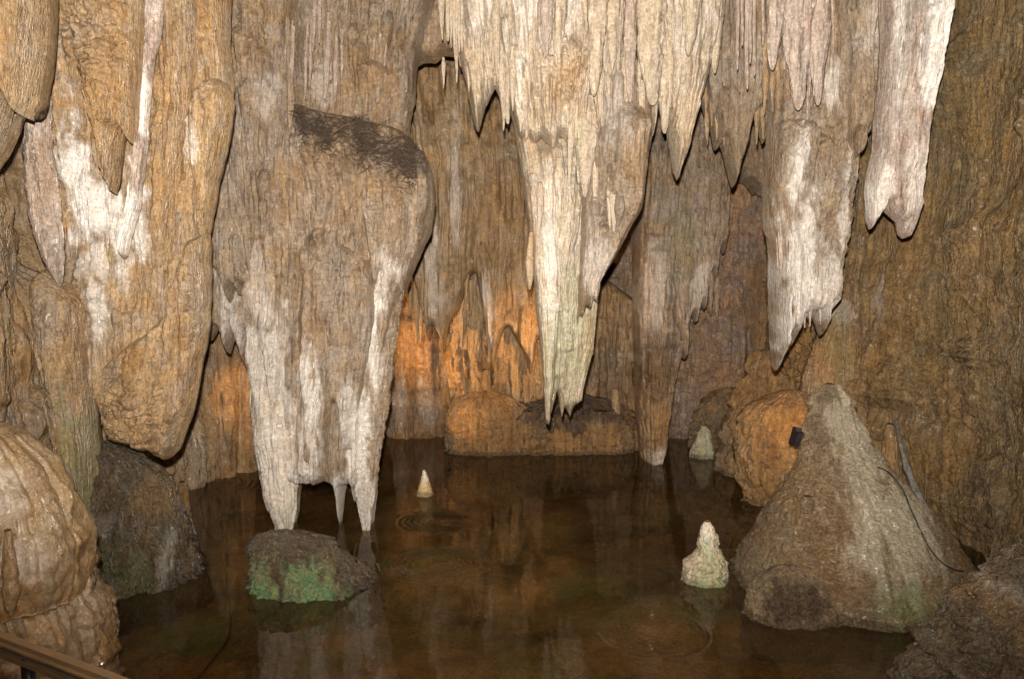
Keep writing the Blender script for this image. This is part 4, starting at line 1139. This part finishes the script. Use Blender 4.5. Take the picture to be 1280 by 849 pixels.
drape("white_curtain", "glossy mauve-white folded curtain with two tips against the right wall", "flowstone", 8.1,
      [(1096, TOP), (1100, 40), (1097, 110), (1091, 160), (1089, 190), (1083, 215), (1080, 240), (1081, 262)],
      [(1180, TOP), (1171, 20), (1163, 75), (1153, 140), (1144, 200), (1140, 240), (1139, 270), (1135, 292)],
      [(1081, 264), (1083, 278), (1086, 288), (1091, 276), (1097, 264), (1101, 254), (1106, 266), (1113, 272), (1121, 278), (1122, 292), (1128, 298), (1133, 297), (1135, 292)],
      T=.18, rnd=.12, fl=.042, cr=.008, seed=97, mat=WHITEC, res=.0095, teeth=.01, wl=.13,
      stamps=[('cone', 1110, -60, 1088, 288, 11, 9, 1.2), ('cone', 1132, -60, 1112, 268, 10, 8, 1.1), ('cone', 1158, -60, 1134, 300, 11, 8, 1.3), ('cone', 1140, 205, 1106, 262, 6, 5, 1.2)],
      zones=[('w', 1150, 80, 14, 90, .9), ('w', 1110, 60, 10, 90, .6), ('w', 1090, 240, 12, 50, .6), ('w', 1125, 230, 15, 50, .5)])
body("flowstone_cascade", "ochre flowstone ribbon spreading like a skirt behind the great stalagmite", "flowstone", 10.0,
     [(1082, 270, 5), (1079, 310, 8), (1076, 350, 12), (1072, 378, 16), (1062, 400, 26), (1054, 430, 36), (1048, 470, 42), (1050, 520, 48), (1055, 580, 52)], flat=.6, lump=.02, lw=(.2, .3), flute=.035, crust=.01, mat=BROWN, seed=98,
     zones=[('o', 1075, 330, 20, 60, .3), ('g', 1040, 440, 20, 50, .15), ('w', 1062, 390, 20, 20, .25)])
body("boulder", "rounded orange-brown boulder at the water left of the great stalagmite", "rock", 9.9,
     [(990, 492, 16), (985, 503, 40), (978, 525, 55), (972, 560, 54), (970, 595, 46), (968, 620, 36), (966, 638, 26)], flat=.8, lump=.05, lw=(.3, .3), crust=.012, flute=.02, mat=BROWN, seed=99, below=.6,
     zones=[('o', 965, 560, 60, 90, .9), ('d', 965, 625, 12, 14, .4)])
STG = body("great_stalagmite", "broad conical stalagmite with a pale face and green algae, right side of the pool", "stalagmite", 7.35,
     [(1037, 480, 4), (1037, 484, 9), (1038, 491, 10), (1038, 497, 16), (1039, 507, 16), (1040, 513, 22), (1041, 526, 23), (1043, 534, 29), (1045, 550, 33), (1053, 580, 50), (1061, 620, 82), (1066, 660, 113), (1067, 700, 138), (1068, 736, 152)], flat=.95, res=.0125,
     lump=.028, lw=(.30, .12), crust=.009, flute=.008, mat=STAL, seed=100, below=.8, terr=.016,
     zones=[('w', 1040, 520, 26, 50, .6), ('w', 1058, 565, 46, 60, .5), ('w', 1084, 640, 60, 60, .75), ('w', 1100, 655, 30, 40, .7), ('g', 1085, 760, 66, 44, .9), ('g', 1078, 705, 40, 26, .45), ('g', 1130, 730, 20, 40, .3), ('g', 950, 700, 20, 20, .4), ('o', 1005, 620, 40, 70, .4), ('o', 975, 700, 40, 50, .4), ('d', 985, 755, 40, 30, .3), ('o', 1160, 690, 36, 70, .55)])
body("side_dome", None, None, 6.62, [(985, 712, 18), (985, 728, 40), (988, 750, 56), (992, 772, 62)], flat=.7, lump=.03, crust=.012, mat=STAL, seed=101, parent=STG, below=.6, zones=[('d', 985, 740, 50, 30, .75)])  # dark zone paints the shade of an alcove onto this dome
body("side_rib", None, None, 7.9, [(1112, 530, 4), (1113, 550, 9), (1114, 600, 12), (1120, 660, 14)], lump=.01, flute=.01, mat=BROWN, seed=102, parent=STG)
body("knob", None, None, 6.93, [(1009, 620, 5), (1009, 628, 9), (1009, 640, 6)], lump=.01, lw=(.05, .05), mat=STAL, seed=103, parent=STG)
body("stalagmite", "two-tiered cream stalagmite in the water left of the great one", "stalagmite", 7.35,
     [(884, 652, 3), (884, 658, 6), (885, 672, 9), (886, 690, 13), (885, 696, 15), (882, 700, 22), (881, 712, 25), (881, 728, 28), (881, 737, 29)], flat=.9, lump=.02, lw=(.1, .07), crust=.01, mat=CREAM, seed=104, below=.6, terr=.006, res=.009,
     zones=[('g', 882, 715, 36, 50, .45), ('o', 882, 715, 30, 24, .3), ('w', 884, 670, 10, 20, .3)])
gr = body("green_rock", "low rock in the pool covered with green algae on its front", "rock", 7.35,
     [(346, 668, 14), (352, 672, 34), (362, 682, 50), (376, 701, 60), (388, 718, 70), (394, 733, 77), (394, 737, 78)], flat=.85, lump=.05, lw=(.18, .13), crust=.016, mat=WETDARK, seed=105, below=.6, res=.011,
     zones=[('g', 355, 735, 34, 34, 1.0), ('g', 405, 735, 44, 44, .9), ('g', 385, 705, 30, 28, .8), ('g', 345, 715, 22, 26, .7), ('w', 345, 740, 14, 20, .3)])
body("boulder", "small pale boulder at the foot of the right wall", "rock", 8.3, [(1222, 688, 8), (1224, 695, 20), (1226, 710, 27), (1226, 735, 30)], flat=.8, lump=.03, crust=.01, mat=STAL, seed=106, below=.5)
body("shore_rock", "dark angular foreground rock in the bottom right corner", "rock", 4.9,
     [(1335, 668, 14), (1335, 690, 48), (1332, 720, 82), (1330, 760, 116), (1328, 800, 146), (1325, 849, 180), (1325, 930, 225)], flat=.8, lump=.07, lw=(.5, .12), crust=.01, flute=.01, mat=WETDARK, seed=107, below=.8, res=.011,
     zones=[('o', 1240, 760, 20, 60, .35), ('w', 1255, 730, 30, 12, .15)])

drips(RT, 8.60, 952, 1095, 0, 150, 34, 2.5, 6, TAN, 500)
drips(RT, 8.62, 968, 1035, 330, 425, 12, 3, 6, WHITEC, 530)
drips(CC, 12.0, 798, 900, 220, 430, 16, 3, 5, GREY, 550)
# lamp housing, cables
BLACK = plain_mat("black_metal", (0.012, 0.013, 0.02), .4)
RUB = plain_mat("black_rubber", (0.015, 0.015, 0.015), .6)
GLASS = plain_mat("lamp_glass", (0.5, 0.5, 0.55), .1)
lp = P(1004, 548, 8.6)
lamp = empty("floodlight", lp)
tag(lamp, "small black floodlight housing wedged beside the tip of the great stalagmite", "lamp")
box_bm("housing", (.24, .14, .20), lp, (0, .25, .2), BLACK, lamp)
box_bm("visor", (.26, .02, .05), (lp[0], lp[1] - .08, lp[2] + .09), (0, .25, .2), BLACK, lamp)
box_bm("bracket", (.03, .03, .28), (lp[0] + .03, lp[1] + .03, lp[2] - .18), (0, .1, 0), BLACK, lamp)
tube("glass_bead", [(lp[0] + .02, lp[1] - .09, lp[2] - .05), (lp[0] + .03, lp[1] - .10, lp[2] - .07)], .010, GLASS, parent=lamp)

dg = None
def dense(pts, n=8):
    o = []
    for i in range(len(pts) - 1):
        p0, p1, p2, p3 = (np.array(pts[min(max(j, 0), len(pts) - 1)], float) for j in (i - 1, i, i + 1, i + 2))
        for k in range(n):
            t = k / n
            o.append(tuple(.5 * (2 * p1 + (p2 - p0) * t + (2 * p0 - 5 * p1 + 4 * p2 - p3) * t * t + (3 * p1 - p0 - 3 * p2 + p3) * t ** 3)))
    return o + [tuple(pts[-1])]


c1 = on_surface([STG], dense([(1098, 584), (1112, 592), (1128, 612), (1140, 640), (1160, 682), (1176, 702), (1192, 712), (1204, 714)], 6), .012)
if len(c1) > 3: tube("cable", c1, .007, RUB, "thin black cable sagging over the right flank of the great stalagmite", "cable", sides=6)
RIDGE = rock_mat("grey_ridge", (0.20, 0.19, 0.16), (0.13, 0.12, 0.1), (0.2, 0.18, 0.15), .4, .4, 24, .4)
rp = dense([P(1120, 525, 8.6), P(1128, 565, 8.3), P(1148, 620, 8.05), P(1180, 665, 7.85), P(1203, 705, 7.7), P(1214, 748, 7.6)], 8)
tube("rock_ridge", rp, [(.018 + .022 * min(1, i / 14)) * (1 + .2 * math.sin(i * 1.3) + .1 * math.sin(i * 2.9)) for i in range(len(rp))], RIDGE, "grey-green sinuous ridge on the right wall beside the great stalagmite", "rock", sides=10)
c2 = [P(x, y, 0) for x, y in ()]
def on_plane(x, y, z):
    a, b = ray(x, y)
    Y = (z - HC) / float(b)
    return (float(a) * Y, Y, z)
tube("cable", dense([on_plane(x, y, -.05) for x, y in ((252, 655), (276, 690), (283, 725), (288, 770), (284, 800), (262, 830), (240, 858))], 8), .009, RUB, "thin black cable lying under the water at the left", "cable", sides=6)

# thin soda straws
straws = [(357, 126, 3), (366, 118, 2), (367, 132, 2.5), (385, 128, 2), (391, 112, 2), (411, 128, 4), (421, 131, 3), (429, 110, 2), (474, 132, 3.5), (478, 100, 3), (483, 88, 2.5), (470, 80, 2), (336, 100, 2), (345, 88, 2),
          (349, 140, 2), (330, 122, 2), (395, 70, 2.5), (403, 60, 2.5)]
for i, (x, y, r) in enumerate(straws):
    body("soda_straw", "thin pale soda straw hanging over the dark debris ledge", "stalactite", 9.32 if x > 375 else 8.92, [(x, y - 85 - i * 7 % 40, r * .5), (x, y - 50, r), (x + .5, y - 20, r * .8), (x, y - 3, r * .6), (x, y, .4)], lump=.004, lw=(.05, .2), crust=.002, mat=WHITEC,
         seed=200 + i, group="soda straws over the debris ledge", res=.012, wob=.02, sx=-.16)
for i, (x, y, r) in enumerate([(927, 58, 2), (934, 112, 2.5), (938, 80, 2), (943, 95, 2), (922, 88, 2), (980, 88, 2), (992, 60, 2), (1009, 150, 1.5), (1012, 120, 2), (1041, 110, 1.5), (954, 58, 2)]):
    body("soda_straw", "thin pale soda straw hanging in the gaps above the right curtain", "stalactite", 8.35, [(x, TOP, r * 1.1), (x, y - 50, r), (x + .5, y - 20, r * .8), (x, y - 3, r * .6), (x, y, .4)], lump=.004, lw=(.05, .2), crust=.002, mat=WHITEC,
         seed=230 + i, group="soda straws above the right curtain", res=.012, wob=.02)
for i, (x, y, r) in enumerate([(560, 52, 3), (564, 48, 2), (568, 62, 2.5), (571, 50, 2), (574, 66, 2)]):
    body("soda_straw", "thin cream soda straw at the left edge of the central cluster", "stalactite", 8.6, [(x, TOP, r * 1.1), (x, y - 30, r), (x, y - 3, r * .6), (x, y, .4)], lump=.004, lw=(.05, .2), crust=.002, mat=CREAM,
         seed=250 + i, group="soda straws beside the central cluster", res=.012)

# ================================================================== HANDRAIL
WOOD = plain_mat("rail_wood", (0.15, 0.105, 0.06), .45, 0, (2, 30, 30))
hr = empty("handrail", (-1.5, 2.5, 0.5))
tag(hr, "weathered wooden handrail with a dark metal post in the bottom left corner", "handrail")
def at_z(x, y, z):
    k = (z - HC) / float(ray(x, y)[1])
    return Vector((float(ray(x, y)[0]) * k, k, z))
a, b = at_z(0, 799, 1.8), at_z(132, 849, 1.8)
a, b = a - (b - a) * .8, a + (b - a) * 2.2
d = b - a
ang = math.atan2(d.y, d.x)
mid = (a + b) / 2
box_bm("rail", (d.length, .055, .035), mid, (0, 0, ang), WOOD, hr, .014)
box_bm("under_rail", (d.length, .035, .03), mid + Vector((-.0, -.005, -.036)), (0, 0, ang), WOOD, hr, .006)
pp = a + d * .36
tube("post", [(pp.x, pp.y, 1.775), (pp.x, pp.y, .35)], .021, plain_mat("post_metal", (0.05, 0.045, 0.05), .3, .8), parent=hr, sides=14)
tube("bolt", [(pp.x + .30, pp.y - .13, 1.815), (pp.x + .30, pp.y - .13, 1.826)], .008, plain_mat("bolt_metal", (.5, .5, .5), .3, .9), parent=hr)
# the platform the rail stands on, below the frame
box_bm("platform", (3.4, 2.6, .12), (-.2, .6, .75), (0, 0, 0), WOOD, None)['kind'] = 'structure'
